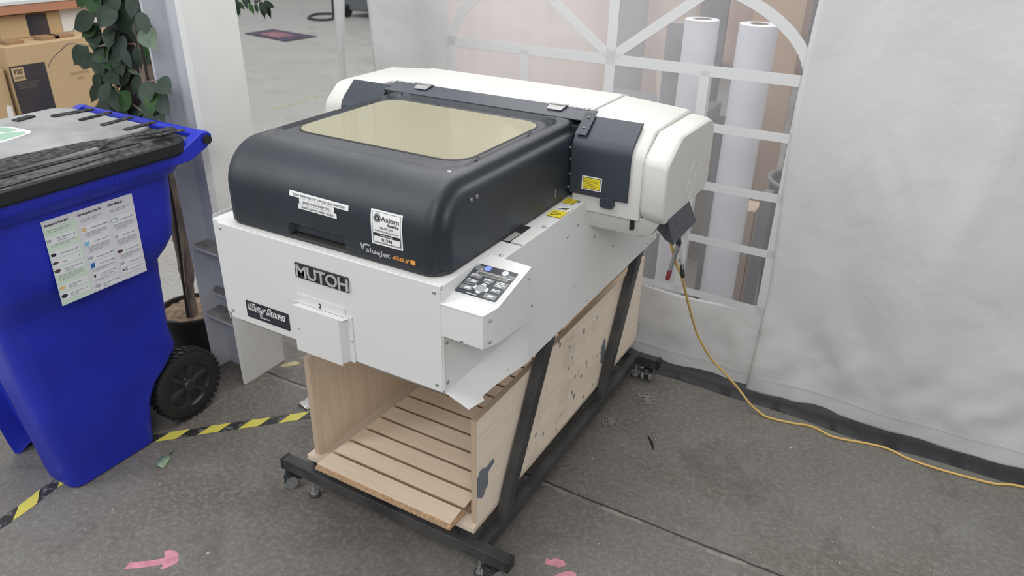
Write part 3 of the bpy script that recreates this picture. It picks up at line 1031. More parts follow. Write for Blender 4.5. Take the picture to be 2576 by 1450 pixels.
# service sticker
ax_ = hood_card('service_sticker', (-0.190, -0.106), 1.052, 1.131, 0.0008, 'label_white', hood)
ax_['label'] = 'white rectangular service sticker with black border and serial number'
mb = MB()
def fr(x0, x1, z0, z1, m=0, e=0.0012, rows=6):
    vs = []; fs = []
    for k in range(rows + 1):
        z = lerp(z0, z1, k / rows)
        vs += [(x0, hy(z) - e, z), (x1, hy(z) - e, z)]
    for k in range(rows): fs.append((2 * k, 2 * k + 1, 2 * k + 3, 2 * k + 2))
    mb.add(vs, fs, m)
for a, b, c, d in ((-0.1860, -0.1100, 1.1262, 1.1270), (-0.1860, -0.1100, 1.0560, 1.0568), (-0.1860, -0.1852, 1.056, 1.127), (-0.1108, -0.1100, 1.056, 1.127)): fr(a, b, c, d)
fr(-0.1845, -0.1115, 1.0575, 1.0795)
fr(-0.1832, -0.1128, 1.0590, 1.0725, 1, 0.0015)
mb.text('Axiom', 0.0165, (-0.1620, 0, 1.1085), (1, 0, 0), (0, 0, 1), fmap=onhood(0.0014), width=0.048, extr=.0001, bold=0.0002)
mb.text('America', 0.0088, (-0.1455, 0, 1.0995), (1, 0, 0), (0, 0, 1), fmap=onhood(0.0014), width=0.031, extr=.0001, bold=0.0003)
mb.text('800-697-6523', 0.0066, (-0.1655, 0, 1.0905), (1, 0, 0), (0, 0, 1), fmap=onhood(0.0014), width=0.035, extr=.0001)
mb.text('www.axiomamerica.com', 0.006, (-0.1805, 0, 1.0835), (1, 0, 0), (0, 0, 1), fmap=onhood(0.0014), width=0.064, extr=.0001)
mb.text('SERIAL NUMBER', 0.0048, (-0.1655, 0, 1.0742), (1, 0, 0), (0, 0, 1), 1, fmap=onhood(0.0016), width=0.034, extr=.0001)
mb.text('B1298', 0.0105, (-0.1620, 0, 1.0622), (1, 0, 0), (0, 0, 1), fmap=onhood(0.0018), width=0.028, extr=.0001, bold=0.0003)
# round emblem: ring and letter a
def ring(cx, cz, ro, ri, m, e, n=28):
    vs = []; fs = []
    for k in range(n):
        a = 2 * PI * k / n
        for r in (ro, ri): vs.append((cx + r * math.cos(a), hy(cz + r * math.sin(a)) - e, cz + r * math.sin(a)))
    for k in range(n):
        j = (k + 1) % n; fs.append((2 * k, 2 * j, 2 * j + 1, 2 * k + 1))
    mb.add(vs, fs, m)
ring(-0.1725, 1.1135, 0.0098, 0.0090, 0, 0.0013); ring(-0.1725, 1.1135, 0.0090, 0.0001, 2, 0.0012)
ring(-0.1730, 1.1133, 0.0064, 0.0038, 0, 0.0015)
fr(-0.1680, -0.1656, 1.1070, 1.1205, 0, 0.0015, 2)
mb.build('lettering', ['ink', 'label_white', 'key_mid'], ax_, fixn=False)

# model badge
md_ = hood_card('model_badge', (-0.226, -0.071), 1.020, 1.050, 0.0005, 'ink', hood, 3)
md_['label'] = 'black badge with silver and orange lettering'
mb = MB()
mb.text('alueJet', 0.0165, (-0.210, 0, 1.0275), (1, 0, -0.03), (0, 0, 1), fmap=onhood(0.0010), width=0.068, extr=.0002, bold=0.0003, shear=0.05)
V = [(-0.2245, 1.0470), (-0.2195, 1.0440), (-0.2165, 1.0345), (-0.2125, 1.0405), (-0.2075, 1.0440), (-0.1985, 1.0430), (-0.1965, 1.0455), (-0.2085, 1.0468), (-0.2140, 1.0440), (-0.2185, 1.0290), (-0.2205, 1.0290), (-0.2225, 1.0400)]
mb.add([(x, HY0 - 0.0011, z) for x, z in ((-0.2245, 1.0470), (-0.2200, 1.0445), (-0.2185, 1.0400), (-0.2170, 1.0330), (-0.2175, 1.0290), (-0.2205, 1.0290), (-0.2225, 1.0390))], [tuple(range(7))])
mb.add([(x, HY0 - 0.0011, z) for x, z in ((-0.2190, 1.0290), (-0.2168, 1.0300), (-0.2135, 1.0385), (-0.2160, 1.0435))], [(0, 1, 2, 3)])
mb.add([(x, HY0 - 0.0011, z) for x, z in ((-0.2160, 1.0435), (-0.2135, 1.0385), (-0.2085, 1.0425), (-0.1990, 1.0420), (-0.1950, 1.0455), (-0.2080, 1.0468))], [tuple(range(6))])
mb.text('626UF', 0.0120, (-0.1355, 0, 1.0270), (1, 0, -0.03), (0, 0, 1), 1, fmap=onhood(0.0010), width=0.045, extr=.0002, bold=0.0002, shear=0.25)
mb.add([(-0.0875, HY0 - 0.0011, 1.0262), (-0.0745, HY0 - 0.0011, 1.0257), (-0.0745, HY0 - 0.0011, 1.0357), (-0.0875, HY0 - 0.0011, 1.0362)], [(0, 1, 2, 3)], 1)
mb.build('lettering', ['silver', 'orange'], md_, fixn=False)

# gantry ---------------------------------------------------------------------
def gprof(dz=0.0, yb=0.63):
    return [(yb, 0.975), (yb, 1.150 + dz), (yb + 0.005, 1.165 + dz), (yb + 0.016, 1.180 + dz), (yb + 0.058, 1.2125 + dz), (yb + 0.068, 1.2175 + dz), (yb + 0.085, 1.220 + dz),
            (0.965, 1.220 + dz), (0.990, 1.212 + dz), (1.008, 1.190 + dz), (1.010, 0.975)]


mb = MB()
secs = [(-0.876, -0.030), (-0.872, -0.018), (-0.862, -0.013), (-0.690, 0.0)]
mb.loft([[(x, y + (0.012 if (dz < -0.025 and y < 0.64) else 0), z) for y, z in gprof(dz)] for x, dz in secs])
mb.build('left_end_cover', 'white_plastic', pr, smooth=38, bevel=0.004, seg=3)
mb = MB()
secs = [(0.0, 0.0), (0.188, -0.014), (0.196, -0.018), (0.199, -0.030)]
mb.loft([[(x, y + (0.008 if (dz < -0.025 and y < 0.64) else 0), z) for y, z in gprof(dz)] for x, dz in secs])
mb.build('right_end_cover', 'white_plastic', pr, smooth=38, bevel=0.004, seg=3)
mb = MB()
cp = [(0.737, 1.10), (0.737, 1.2205), (0.742, 1.2245), (0.955, 1.2245), (0.985, 1.218), (1.004, 1.195), (1.006, 0.98), (0.75, 0.98)]
mb.prism(cp, 'x', -0.689, -0.001)
mb.build('top_cover', 'white_plastic', pr, smooth=38, bevel=0.003, seg=3)
mb = MB()
mb.prism([(0.66, 1.03), (0.66, 1.192), (0.735, 1.20), (0.735, 1.03)], 'x', -0.69, 0.0)
mb.build('carriage_housing', 'slot', pr)
# stepped right end cap
capp = [(0.634, 0.985), (0.620, 0.998), (0.613, 1.018), (0.610, 1.135), (0.615, 1.148), (0.628, 1.159), (0.697, 1.199), (0.710, 1.204), (0.955, 1.198), (0.985, 1.186), (1.008, 1.150), (1.010, 1.00), (0.985, 0.985)]
cc = (0.81, 1.08)
def shr(k, dz=0): return [(cc[0] + (y - cc[0]) * k, cc[1] + (z - cc[1]) * k + dz) for y, z in capp]
mb = MB()
mb.loft([[(x, y, z) for y, z in shr(k, dz)] for x, k, dz in ((0.200, 0.955, 0), (0.206, 0.985, 0), (0.212, 1.0, 0), (0.255, 0.998, -0.004), (0.263, 0.988, -0.006), (0.2665, 0.968, -0.007))])
cap_ = mb.build('end_cap', 'white_plastic', pr, smooth=30)
mb = MB()
ov = [(0.822 + 0.030 * math.cos(a) + (0.018 if math.sin(a) > 0 else 0), 1.045 + 0.052 * math.sin(a)) for a in [2 * PI * k / 28 for k in range(29)]]
mb.tube([(0.2663, y, z) for y, z in ov], 0.0010, 6, caps=False)
ov = [(0.850 + 0.016 * math.cos(a), 1.072 + 0.022 * math.sin(a)) for a in [2 * PI * k / 20 for k in range(21)]]
mb.tube([(0.2664, y, z) for y, z in ov], 0.0010, 6, caps=False)
mb.build('moulded_emblem', 'white_plastic', cap_, smooth=60)
mb = MB()
mb.prism([(1.008, 1.165), (1.016, 1.160), (1.017, 1.05), (1.010, 1.01), (0.998, 1.00), (1.006, 1.05)], 'x', 0.235, 0.262)
mb.build('rear_lip', 'white_plastic', pr, bevel=0.001)
# lower body
mb = MB()
A = [(0.636, 0.984), (0.645, 0.930), (0.648, 0.926), (0.95, 0.905), (0.97, 0.984)]
B = [(0.640, 0.986), (0.650, 0.942), (0.653, 0.939), (0.93, 0.925), (0.96, 0.986)]
mb.loft([[(x0, y, z) for y, z in A] for x0 in (0.0455, 0.20)] + [[(0.232 + (0.022 if z > 0.97 else 0), y, z) for y, z in B]])
low_ = mb.build('lower_housing', 'white_plastic', pr, bevel=0.003, smooth=30)
mb = MB()
mb.loft([[(x0, y, z) for y, z in A] for x0 in (-0.7155, -0.87)] + [[(-0.902 - (0.022 if z > 0.97 else 0), y, z) for y, z in B]])
mb.build('lower_housing', 'white_plastic', pr, bevel=0.003, smooth=30)
mb = MB(); mb.prism(rrect(0.1715, 0.1835, 0.946, 0.977, 0.003), 'y', 0.634, 0.65)
mb.build('vent_slot', 'slot', low_, bevel=0.0008)
# doors
def door(x0, x1):
    out = [(0.6225, 1.022), (0.6225, 1.140), (0.6245, 1.153), (0.630, 1.165), (0.640, 1.1765), (0.686, 1.2135), (0.694, 1.2195)]
    inn = [(0.698, 1.2165), (0.690, 1.2085), (0.645, 1.172), (0.636, 1.162), (0.6305, 1.151), (0.629, 1.140), (0.629, 1.022)]
    mb = MB()
    p = out + inn
    mb.prism(p, 'x', x0, x1)
    return mb


d = door(-0.006, 0.163).build('access_door', 'door', pr, bevel=0.002, smooth=30)
d['label'] = 'charcoal curved access door at the right end of the gantry'
d2 = door(-0.800, -0.66).build('access_door', 'door', pr, bevel=0.002, smooth=30)
mb = MB(); mb.prism(rrect(0.087, 0.127, 0.998, 1.026, 0.009), 'y', 0.6185, 0.630)
mb.build('pull_tab', 'door', d, bevel=0.001)
mb = MB()
mb.add([(-0.002, 0.6340, 1.1845), (0.030, 0.6345, 1.1845), (0.030, 0.694, 1.2270), (-0.002, 0.694, 1.2270), (-0.002, 0.631, 1.1815), (0.030, 0.6315, 1.1815), (0.030, 0.694, 1.2235), (-0.002, 0.694, 1.2235)],
       [(0, 1, 2, 3), (7, 6, 5, 4), (0, 4, 5, 1), (1, 5, 6, 2), (2, 6, 7, 3), (3, 7, 4, 0)])
mb.build('hinge_strap', 'door', d, bevel=0.0006)
screw((0.014, 0.652, 1.196), '+z', 0.005, 'screw', d); screw((0.014, 0.680, 1.2165), '+z', 0.005, 'screw', d)
# laser warning on the door
lw = MB(); lw.prism(rrect(0.031, 0.0885, 1.039, 1.0765, 0.002), 'y', 0.6210, 0.6222)
lwo = lw.build('warning_label', 'label_white', d)
lwo['label'] = 'yellow laser warning label with a white border'
mb = MB(); mb.prism([(0.0345, 1.042), (0.085, 1.042), (0.085, 1.0735), (0.0345, 1.0735)], 'y', 0.6206, 0.6212, 0)
mb.prism([(0.0360, 1.0435), (0.0835, 1.0435), (0.0835, 1.0720), (0.0360, 1.0720)], 'y', 0.6202, 0.6207, 1)
for k, w in enumerate((0.020, 0.042, 0.040, 0.030, 0.042, 0.036)):
    z = 1.0685 - k * 0.0042
    mb.prism([(0.038, z), (0.038 + w, z), (0.038 + w, z + 0.0013), (0.038, z + 0.0013)], 'y', 0.6199, 0.6203, 2)
mb.build('label_print', ['ink', 'yellow', mat('faint_olive_print', (0.30, 0.25, 0.04), 0.6)], lwo)

# flap and hinges between hood and top cover
mb = MB()
mb.prism([(0.672, 1.2085), (0.694, 1.2145), (0.7365, 1.2235), (0.7365, 1.2205), (0.695, 1.2115), (0.672, 1.2055)], 'x', -0.665, 0.016)
mb.build('hood_flap', 'door', pr, bevel=0.0006)
for hx in (-0.575, -0.125):
    mb = MB()
    mb.box(hx, hx + 0.049, 0.726, 0.742, 1.2245, 1.2265)
    mb.tube([(hx, 0.7255, 1.2275), (hx + 0.049, 0.7255, 1.2275)], 0.0032, 10)
    h = mb.build('hinge', 'steel', pr, smooth=40)
    mb = MB(); mb.prism([(hx + 0.003, 0.698), (hx + 0.046, 0.698), (hx + 0.049, 0.723), (hx, 0.723)], 'z', 0, 0.0018)
    mb.v = [(x, y, 1.2178 + z + (y - 0.698) * 0.25) for x, y, z in mb.v]
    mb.build('hinge_leaf', 'steel', h)
for hx in (-0.655, -0.072):
    mb = MB(); mb.box(hx, hx + 0.062, 0.735, 0.757, 1.2242, 1.2265)
    for k in range(5): mb.box(hx + k * 0.0125, hx + k * 0.0125 + 0.0112, 0.7315, 0.7355, 1.222, 1.2262)
    h = mb.build('white_hinge', 'white_metal', pr, bevel=0.0005)
    screw((hx + 0.012, 0.747, 1.2265), '+z', 0.0042, 'white_metal', h); screw((hx + 0.050, 0.747, 1.2265), '+z', 0.0042, 'white_metal', h)

# deck warning stickers
zz = ZD + 0.0013
def flat(mb, pts, z, m=0): mb.add([(x, y, z) for x, y in pts], [tuple(range(len(pts)))], m)
mb = MB(); flat(mb, [(0.000, 0.478), (0.040, 0.478), (0.040, 0.523), (0.000, 0.523)], zz)
w1 = mb.build('warning_label', 'yellow', pr, fixn=False)
mb = MB()
tri = [(0.006, 0.486), (0.035, 0.500), (0.006, 0.514)]
flat(mb, tri, zz + 0.0002, 0); flat(mb, [(0.0085, 0.490), (0.030, 0.500), (0.0085, 0.510)], zz + 0.0004, 1)
flat(mb, [(0.012, 0.498), (0.024, 0.4995), (0.024, 0.5005), (0.012, 0.502)], zz + 0.0006, 0)
mb.build('label_print', ['ink', 'yellow'], w1, fixn=False)
mb = MB(); flat(mb, [(0.000, 0.524), (0.040, 0.524), (0.040, 0.557), (0.000, 0.557)], zz)
w2 = mb.build('pinch_warning_label', 'label_white', pr, fixn=False)
mb = MB()
flat(mb, [(0.006, 0.528), (0.020, 0.536), (0.030, 0.545), (0.034, 0.553), (0.026, 0.551), (0.014, 0.543), (0.005, 0.534)], zz + 0.0003, 0)
for a in range(4): flat(mb, [(0.020 + a * .003, 0.533), (0.0215 + a * .003, 0.533), (0.028 + a * .002, 0.548), (0.0265 + a * .002, 0.548)], zz + 0.0005, a % 2)
mb.build('label_print', ['ink', 'yellow'], w2, fixn=False)
mb = MB(); flat(mb, [(-0.008, 0.585), (0.026, 0.585), (0.026, 0.622), (-0.008, 0.622)], zz)
w3 = mb.build('warning_label', 'yellow', pr, fixn=False)
mb = MB()
for k in range(4): flat(mb, [(-0.004, 0.590 + k * 0.008), (0.022, 0.590 + k * 0.008), (0.022, 0.592 + k * 0.008), (-0.004, 0.592 + k * 0.008)], zz + 0.0003)
flat(mb, [(0.0235, 0.587), (0.0248, 0.587), (0.0248, 0.62), (0.0235, 0.62)], zz + 0.0003)
mb.build('label_print', 'ink', w3, fixn=False)
# slot in the deck next to the hood
mb = MB(); mb.box(-0.012, 0.006, 0.275, 0.385, ZD - 0.006, ZD + 0.0012)
mb.build('deck_slot', 'slot', pr)
mb = MB(); mb.box(-0.011, 0.0055, 0.278, 0.335, ZD - 0.004, ZD + 0.0018)
mb.build('slot_plate', 'pan_grey', pr)

# control box ------------------------------------------------------------------
def ztop(y): return 0.9625 + 0.262 * y
foot = [(0.0005, -0.001), (0.105, -0.001), (0.120, 0.033), (0.121, 0.172), (0.046, 0.178), (0.016, 0.178), (0.0005, 0.12)]
bot = [(0.0005, -0.001, 0.884), (0.105, -0.001, 0.882), (0.120, 0.033, 0.884), (0.121, 0.172, 0.873), (0.046, 0.178, 0.884), (0.016, 0.178, 0.884), (0.0005, 0.12, 0.884)]
mb = MB()
mb.loft([bot, [(x, y, ztop(y)) for x, y in foot]])
cb = mb.build('control_box', 'white_metal', pr, bevel=0.0016, seg=3)
cb['label'] = 'white sheet-metal control box on the right front corner'
mb = MB(); mb.add([(x, y, ztop(y) + 0.0012) for x, y in [(-0.0008, -0.002), (0.106, -0.002), (0.1215, 0.033), (0.1225, 0.174), (0.014, 0.180), (-0.0008, 0.148)]] +
                  [(x, y, ztop(y) - 0.0015) for x, y in [(-0.0008, -0.002), (0.106, -0.002), (0.1215, 0.033), (0.1225, 0.174), (0.014, 0.180), (-0.0008, 0.148)]],
                  [(0, 1, 2, 3, 4, 5), (11, 10, 9, 8, 7, 6)] + [(k, k + 6, (k + 1) % 6 + 6, (k + 1) % 6) for k in range(6)])
mb.build('box_lid', 'white_metal', cb, bevel=0.0006)
screw((0.1135, 0.0135, 0.948), '+x', 0.004, 'screw', cb); screw((0.1135, 0.0135, 0.897), '+x', 0.004, 'screw', cb)
screw((0.052, -0.0012, 0.888), '-y', 0.004, 'screw', cb); screw((0.122, 0.165, 0.985), '+x', 0.003, 'screw', cb)


def cp_(u, v, h=0.0):
    """u: 0..1 across (x), v: 0..1 up the slope (y)"""
    x = lerp(0.005, 0.1085, u); y = lerp(0.043, 0.142, v)
    return (x, y, ztop(y) + 0.0016 + h)


def cquad(mb, u0, u1, v0, v1, h=0.0004, m=0): mb.add([cp_(u0, v0, h), cp_(u1, v0, h), cp_(u1, v1, h), cp_(u0, v1, h)], [(0, 1, 2, 3)], m)
def cdisc(mb, u, v, r, h=0.0008, m=0, a0=0, a1=2 * PI, n=22, ry=None):
    c = cp_(u, v, h); k_ = [(c[0] + r * math.cos(lerp(a0, a1, k / n)), c[1] + (ry or r) * math.sin(lerp(a0, a1, k / n))) for k in range(n + 1)]
    mb.add([(x, y, ztop(y) + 0.0016 + h) for x, y in k_] + [(x, y, ztop(y) + 0.0008) for x, y in k_],
           [tuple(range(n + 1))] + [(k, k + 1, n + 2 + k, n + 1 + k) for k in range(n)], m)


mb = MB()
rr_ = rrect(0.0015, 0.1125, 0.0395, 0.1455, 0.006)
mb.add([(x, y, ztop(y) + 0.0019) for x, y in rr_], [tuple(range(len(rr_)))])
mb.build('panel_frame', 'white_metal', cb, fixn=False)
mb = MB()
rr_ = rrect(0.005, 0.1085, 0.043, 0.142, 0.004)
mb.add([(x, y, ztop(y) + 0.0024) for x, y in rr_], [tuple(range(len(rr_)))])
cpn = mb.build('control_panel', 'panel', cb, fixn=False)
cpn['label'] = 'dark grey membrane keypad with display'
H = 0.0012
mb = MB(); cdisc(mb, 0.30, 0.90, 0.0078, 0.0020)
mb.build('power_button', 'blue_led', cpn, fixn=False)['label'] = 'blue lit round button'
mb = MB(); cdisc(mb, 0.735, 0.885, 0.0078, 0.0020)
mb.build('power_button', 'button', cpn, fixn=False)['label'] = 'unlit pale round button'
mb = MB(); cquad(mb, 0.12, 0.90, 0.655, 0.79, H, 0); cquad(mb, 0.17, 0.87, 0.675, 0.735, H + .0003, 1)
mb.build('display', ['key_mid', 'lcd'], cpn, fixn=False)
mb = MB()
for a, b, c, d_, m_ in ((.04, .27, .83, .93, 0), (.83, .99, .76, .87, 0), (.05, .33, .53, .65, 0), (.05, .33, .36, .48, 0), (.04, .30, .30, .34, 0), (.04, .33, .13, .27, 0),
                        (.40, .64, .50, .60, 0), (.70, .98, .42, .60, 0), (.72, .94, .26, .36, 0), (.66, .94, .04, .19, 0),
                        (.17, .29, .39, .45, 1), (.15, .28, .16, .23, 1), (.75, .87, .09, .15, 1)):
    cquad(mb, a, b, c, d_, H + 0.0003 * m_, m_)
for a, b, v in ((.06, .24, .80), (.84, .98, .73), (.45, .60, .46), (.28, .52, .035), (.07, .22, .625), (.07, .26, .60), (.07, .22, .455), (.42, .60, .575), (.42, .58, .545), (.73, .94, .575), (.73, .90, .53), (.73, .94, .485), (.73, .88, .445), (.74, .90, .33), (.74, .86, .29)):
    cquad(mb, a, b, v, v + 0.016, H + 0.0006, 2)
mb.build('key_print', ['key_grey', 'button', 'white_print'], cpn, fixn=False)
mb = MB(); cdisc(mb, 0.50, 0.27, 0.0125, H)
mb.build('pad_centre', 'key_mid', cpn, fixn=False)
for u, v, a in ((0.50, 0.37, 0), (0.50, 0.17, PI), (0.385, 0.27, PI / 2), (0.615, 0.27, -PI / 2)):
    mb = MB(); cdisc(mb, u, v, 0.0062, H + 0.0008, 0, a, a + PI, 14)
    mb.build('arrow_button', 'button', cpn, fixn=False)

# duct plate and sleeve under the end cap --------------------------------------
mb = MB()
P4 = [(0.262, 0.662, 0.992), (0.262, 0.840, 0.988), (0.292, 0.842, 0.925), (0.292, 0.650, 0.925)]
Q4 = [(0.262, 0.662, 0.992), (0.292, 0.650, 0.925), (0.262, 0.672, 0.925), (0.240, 0.660, 0.955)]
mb.add(P4 + Q4, [(0, 1, 2, 3), (4, 5, 6, 7)])
mb.add([(0.292, 0.842, 0.925), (0.292, 0.650, 0.925), (0.262, 0.672, 0.925), (0.262, 0.842, 0.935)], [(0, 1, 2, 3)])
mb.build('cable_shroud', 'duct', pr, solid=0.003, fixn=False)['label'] = 'dark folded plastic shroud under the end cap'

# ================================================================== stand
sd = thing('printer_stand', 'black square-tube steel stand on castors carrying the white printer', 'stand', (-0.337, 0.78, 0.0))
def SXs(x): return -0.672 - x
for y0, y1 in ((0.158, 0.192), (1.352, 1.386)):
    mb = MB(); mb.prism(rrect(-0.752, 0.080, 0.067, 0.108, 0.002), 'y', y0, y1)
    f_ = mb.build('foot_tube', 'black_steel', sd, bevel=0.002)
    for x0, x1 in ((-0.762, -0.750), (0.078, 0.090)):
        mb = MB(); mb.prism(rrect(x0, x1, 0.066, 0.1095, 0.0055), 'y', y0 - 0.001, y1 + 0.001)
        mb.build('end_plug', 'dark', f_, bevel=0.002)
for s_ in (0, 1):
    fx = (lambda v: v) if not s_ else SXs
    def bxs(mb, x0, x1, *a): mb.box(min(fx(x0), fx(x1)), max(fx(x0), fx(x1)), *a)
    mb = MB(); bxs(mb, -0.030, 0.0, 0.190, 1.354, 0.067, 0.107)
    mb.build('bottom_rail', 'black_steel', sd, bevel=0.002)
    mb = MB(); bxs(mb, -0.030, 0.0, 0.20, 1.27, 0.655, 0.698)
    mb.build('top_rail', 'black_steel', sd, bevel=0.002)
    for dy in (0.0, 0.716):
        pp = [(0.291 + dy, 0.105), (0.333 + dy, 0.205), (0.575 + dy, 0.690), (0.625 + dy, 0.690), (0.380 + dy, 0.205), (0.338 + dy, 0.105)]
        mb = MB(); mb.prism(pp, 'x', fx(-0.030), fx(-0.0008))
        mb.build('post', 'black_steel', sd, bevel=0.002)
for y0 in (0.42, 1.05):
    mb = MB(); mb.box(-0.645, -0.028, y0, y0 + 0.03, 0.106, 0.136)
    mb.build('cross_bar', 'black_steel', sd, bevel=0.0015)
for x0 in (-0.645, -0.088):
    mb = MB(); mb.box(x0, x0 + 0.06, 0.186, 0.215, 0.108, 0.1355)
    mb.build('tray_bracket', 'black_steel', sd, bevel=0.001)
# castors: twin wheel
def make_castor():
    """local coordinates, origin on the floor under the stem; axle along local x"""
    mb = MB()
    mb.lathe([(0.007, 0.040), (0.007, 0.0665), (0.0002, 0.0665)], (0, 0, 0), 'z', 14)
    mb.prism([(-0.027, 0.018), (-0.026, 0.036), (-0.014, 0.0525), (0.010, 0.0545), (0.026, 0.044), (0.031, 0.026), (0.026, 0.026), (0.0, 0.040), (-0.020, 0.034)], 'x', -0.0085, 0.0085)
    mb.prism([(-0.026, 0.030), (-0.020, 0.047), (0.0, 0.0545), (0.018, 0.050), (0.014, 0.0465), (0.0, 0.0500), (-0.016, 0.043), (-0.021, 0.030)], 'x', -0.024, 0.024)
    return mb


hm = make_castor().build('castor', 'dark', sd, smooth=30, bevel=0.001)
hm.data = hm.data.copy()
CM = hm.data
for v in CM.vertices: v.co += sd.location                       # back to local coordinates of the castor
mb = MB()
mb.lathe([(0.0002, 0.0), (0.012, 0.0), (0.0125, 0.0016), (0.015, 0.0016), (0.0155, 0.0), (0.0225, 0.0005), (0.0240, 0.0025), (0.0240, 0.0105), (0.022, 0.0125), (0.0002, 0.0125)], (0, 0, 0), 'x', 30)
wl = mb.build('castor_wheel', 'rubber_l', None, smooth=35); WM = wl.data
bpy.data.objects.remove(wl)
mb = MB(); mb.lathe([(0.0002, -0.0008), (0.0115, -0.0008), (0.0118, 0.001), (0.0002, 0.001)], (0, 0, 0), 'x', 26)
wl = mb.build('wheel_cap', 'dark', None, smooth=35); CPM = wl.data
bpy.data.objects.remove(wl)
mb = MB(); mb.box(-0.005, 0.005, -0.0005, 0.0005, -0.005, 0.005)
wl = mb.build('white_tag', 'label_white', None); TG = wl.data
bpy.data.objects.remove(wl)
first = True
for (x, y, rz) in ((-0.735, 0.172, -0.80), (0.030, 0.172, -0.45), (-0.735, 1.366, 0.4), (0.040, 1.372, 0.25)):
    if first: c = hm; first = False
    else:
        c = hm.copy(); COL.objects.link(c); c.parent = sd
    c.location = Vector((x, y, 0)) - sd.location
    c.rotation_euler = (0, 0, rz)
    for sx_ in (-1, 1):
        w_ = bpy.data.objects.new('castor_wheel', WM); COL.objects.link(w_); w_.parent = c
        w_.location = (-0.0215 if sx_ < 0 else 0.0215, -0.004, 0.0242)
        w_.rotation_euler = (0, 0, 0 if sx_ < 0 else PI)
    t_ = bpy.data.objects.new('brake_tag', TG); COL.objects.link(t_); t_.parent = c
    t_.location = (-0.019, -0.004, 0.0535); t_.rotation_euler = (1.4, 0, PI / 2)
# levelling feet
mb = MB()
mb.lathe([(0.0002, 0.0), (0.0185, 0.0), (0.0195, 0.003), (0.0185, 0.008), (0.013, 0.010), (0.0125, 0.012), (0.006, 0.013), (0.006, 0.022), (0.0075, 0.022), (0.0075, 0.030), (0.0045, 0.030), (0.0045, 0.068), (0.0002, 0.068)], (0, 0, 0), 'z', 24)
lf = mb.build('levelling_foot', ['steel'], sd, smooth=35)
lf.data.materials.append(M['rubber'])
for p in lf.data.polygons:
    if p.center.z + sd.location.z < 0.009: p.material_index = 1
for v in lf.data.vertices: v.co += sd.location
for k, (x, y) in enumerate(((-0.640, 0.172), (-0.010, 0.172), (-0.640, 1.366), (-0.005, 1.366))):
    c = lf if k == 0 else dup(lf, sd)
    c.location = Vector((x, y, 0)) - sd.location

# ================================================================== plywood tray
tr_ = thing('plywood_tray', 'open plywood tray with two upright side panels standing on the black stand', 'tray', (-0.34, 0.8, 0.137))
mb = MB(); mb.box(-0.658, -0.0345, 0.178, 1.40, 0.1365, 0.154)
mb.build('base_panel', 'ply_base', tr_, bevel=0.0008)
for x0, x1, lo, hi in ((-0.640, -0.621, 0, 1), (-0.054, -0.0355, 1, 0)):
    mb = MB(); mb.box(x0, x1, 0.196, 1.415, 0.154, 0.513)
    o = mb.build('side_panel', ['ply_edge', 'ply', 'ply_out'], tr_, fixn=True)
    for p in o.data.polygons:
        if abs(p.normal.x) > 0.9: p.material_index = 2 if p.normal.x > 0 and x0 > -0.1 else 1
    # material uses the world position: keep object space equal to world space
    for v in o.data.vertices: v.co += tr_.location
    o.location = -tr_.location
mb = MB(); mb.box(-0.621, -0.054, 1.39, 1.408, 0.154, 0.50)
mb.build('back_panel', 'ply', tr_, bevel=0.0006)

# ================================================================== slatted board
sb = thing('slatted_board', 'loose slotted maple board lying in the bottom of the plywood tray', 'board', (-0.33, 0.75, 0.155))
def slx(y): return -0.583 + (y - 0.15) * 0.045
mb = MB()
L0, L1 = 0.137, 1.30
mb.add([(slx(L0) - 0.004, L0, 0.1545), (-0.088, L0, 0.1545), (-0.062, L1, 0.1545), (slx(L1), L1, 0.1545),
        (slx(L0) - 0.004, L0, 0.165), (-0.088, L0, 0.165), (-0.062, L1, 0.165), (slx(L1), L1, 0.165)],
       [(0, 3, 2, 1), (4, 5, 6, 7), (0, 1, 5, 4), (1, 2, 6, 5), (2, 3, 7, 6), (3, 0, 4, 7)])
core = mb.build('board_core', 'chip', sb, bevel=0.002)
core['label'] = 'raw particle board core of the slatted board'
y = 0.150; k = 0
for k in range(15):
    y0 = 0.149 + k * 0.0735; y1 = y0 + 0.0585
    r0 = -0.0965 if k < 2 else -0.070
    mb = MB()
    mb.add([(slx(y0), y0, 0.165), (r0 + 0.002, y0, 0.165), (r0, y1, 0.165), (slx(y1) + 0.004, y1, 0.165),
            (slx(y0) - 0.001, y0 - 0.003, 0.1725), (r0 + 0.004, y0 - 0.003, 0.1725), (r0 + 0.0015, y1 + 0.001, 0.1725), (slx(y1), y1 + 0.001, 0.1725)],
           [(0, 3, 2, 1), (4, 5, 6, 7), (0, 1, 5, 4), (1, 2, 6, 5), (2, 3, 7, 6), (3, 0, 4, 7)])
    mb.build('slat', 'maple', sb, bevel=0.0005)
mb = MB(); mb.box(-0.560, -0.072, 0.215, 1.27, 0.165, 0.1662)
mb.build('groove_floor', 'chip_dark', sb)

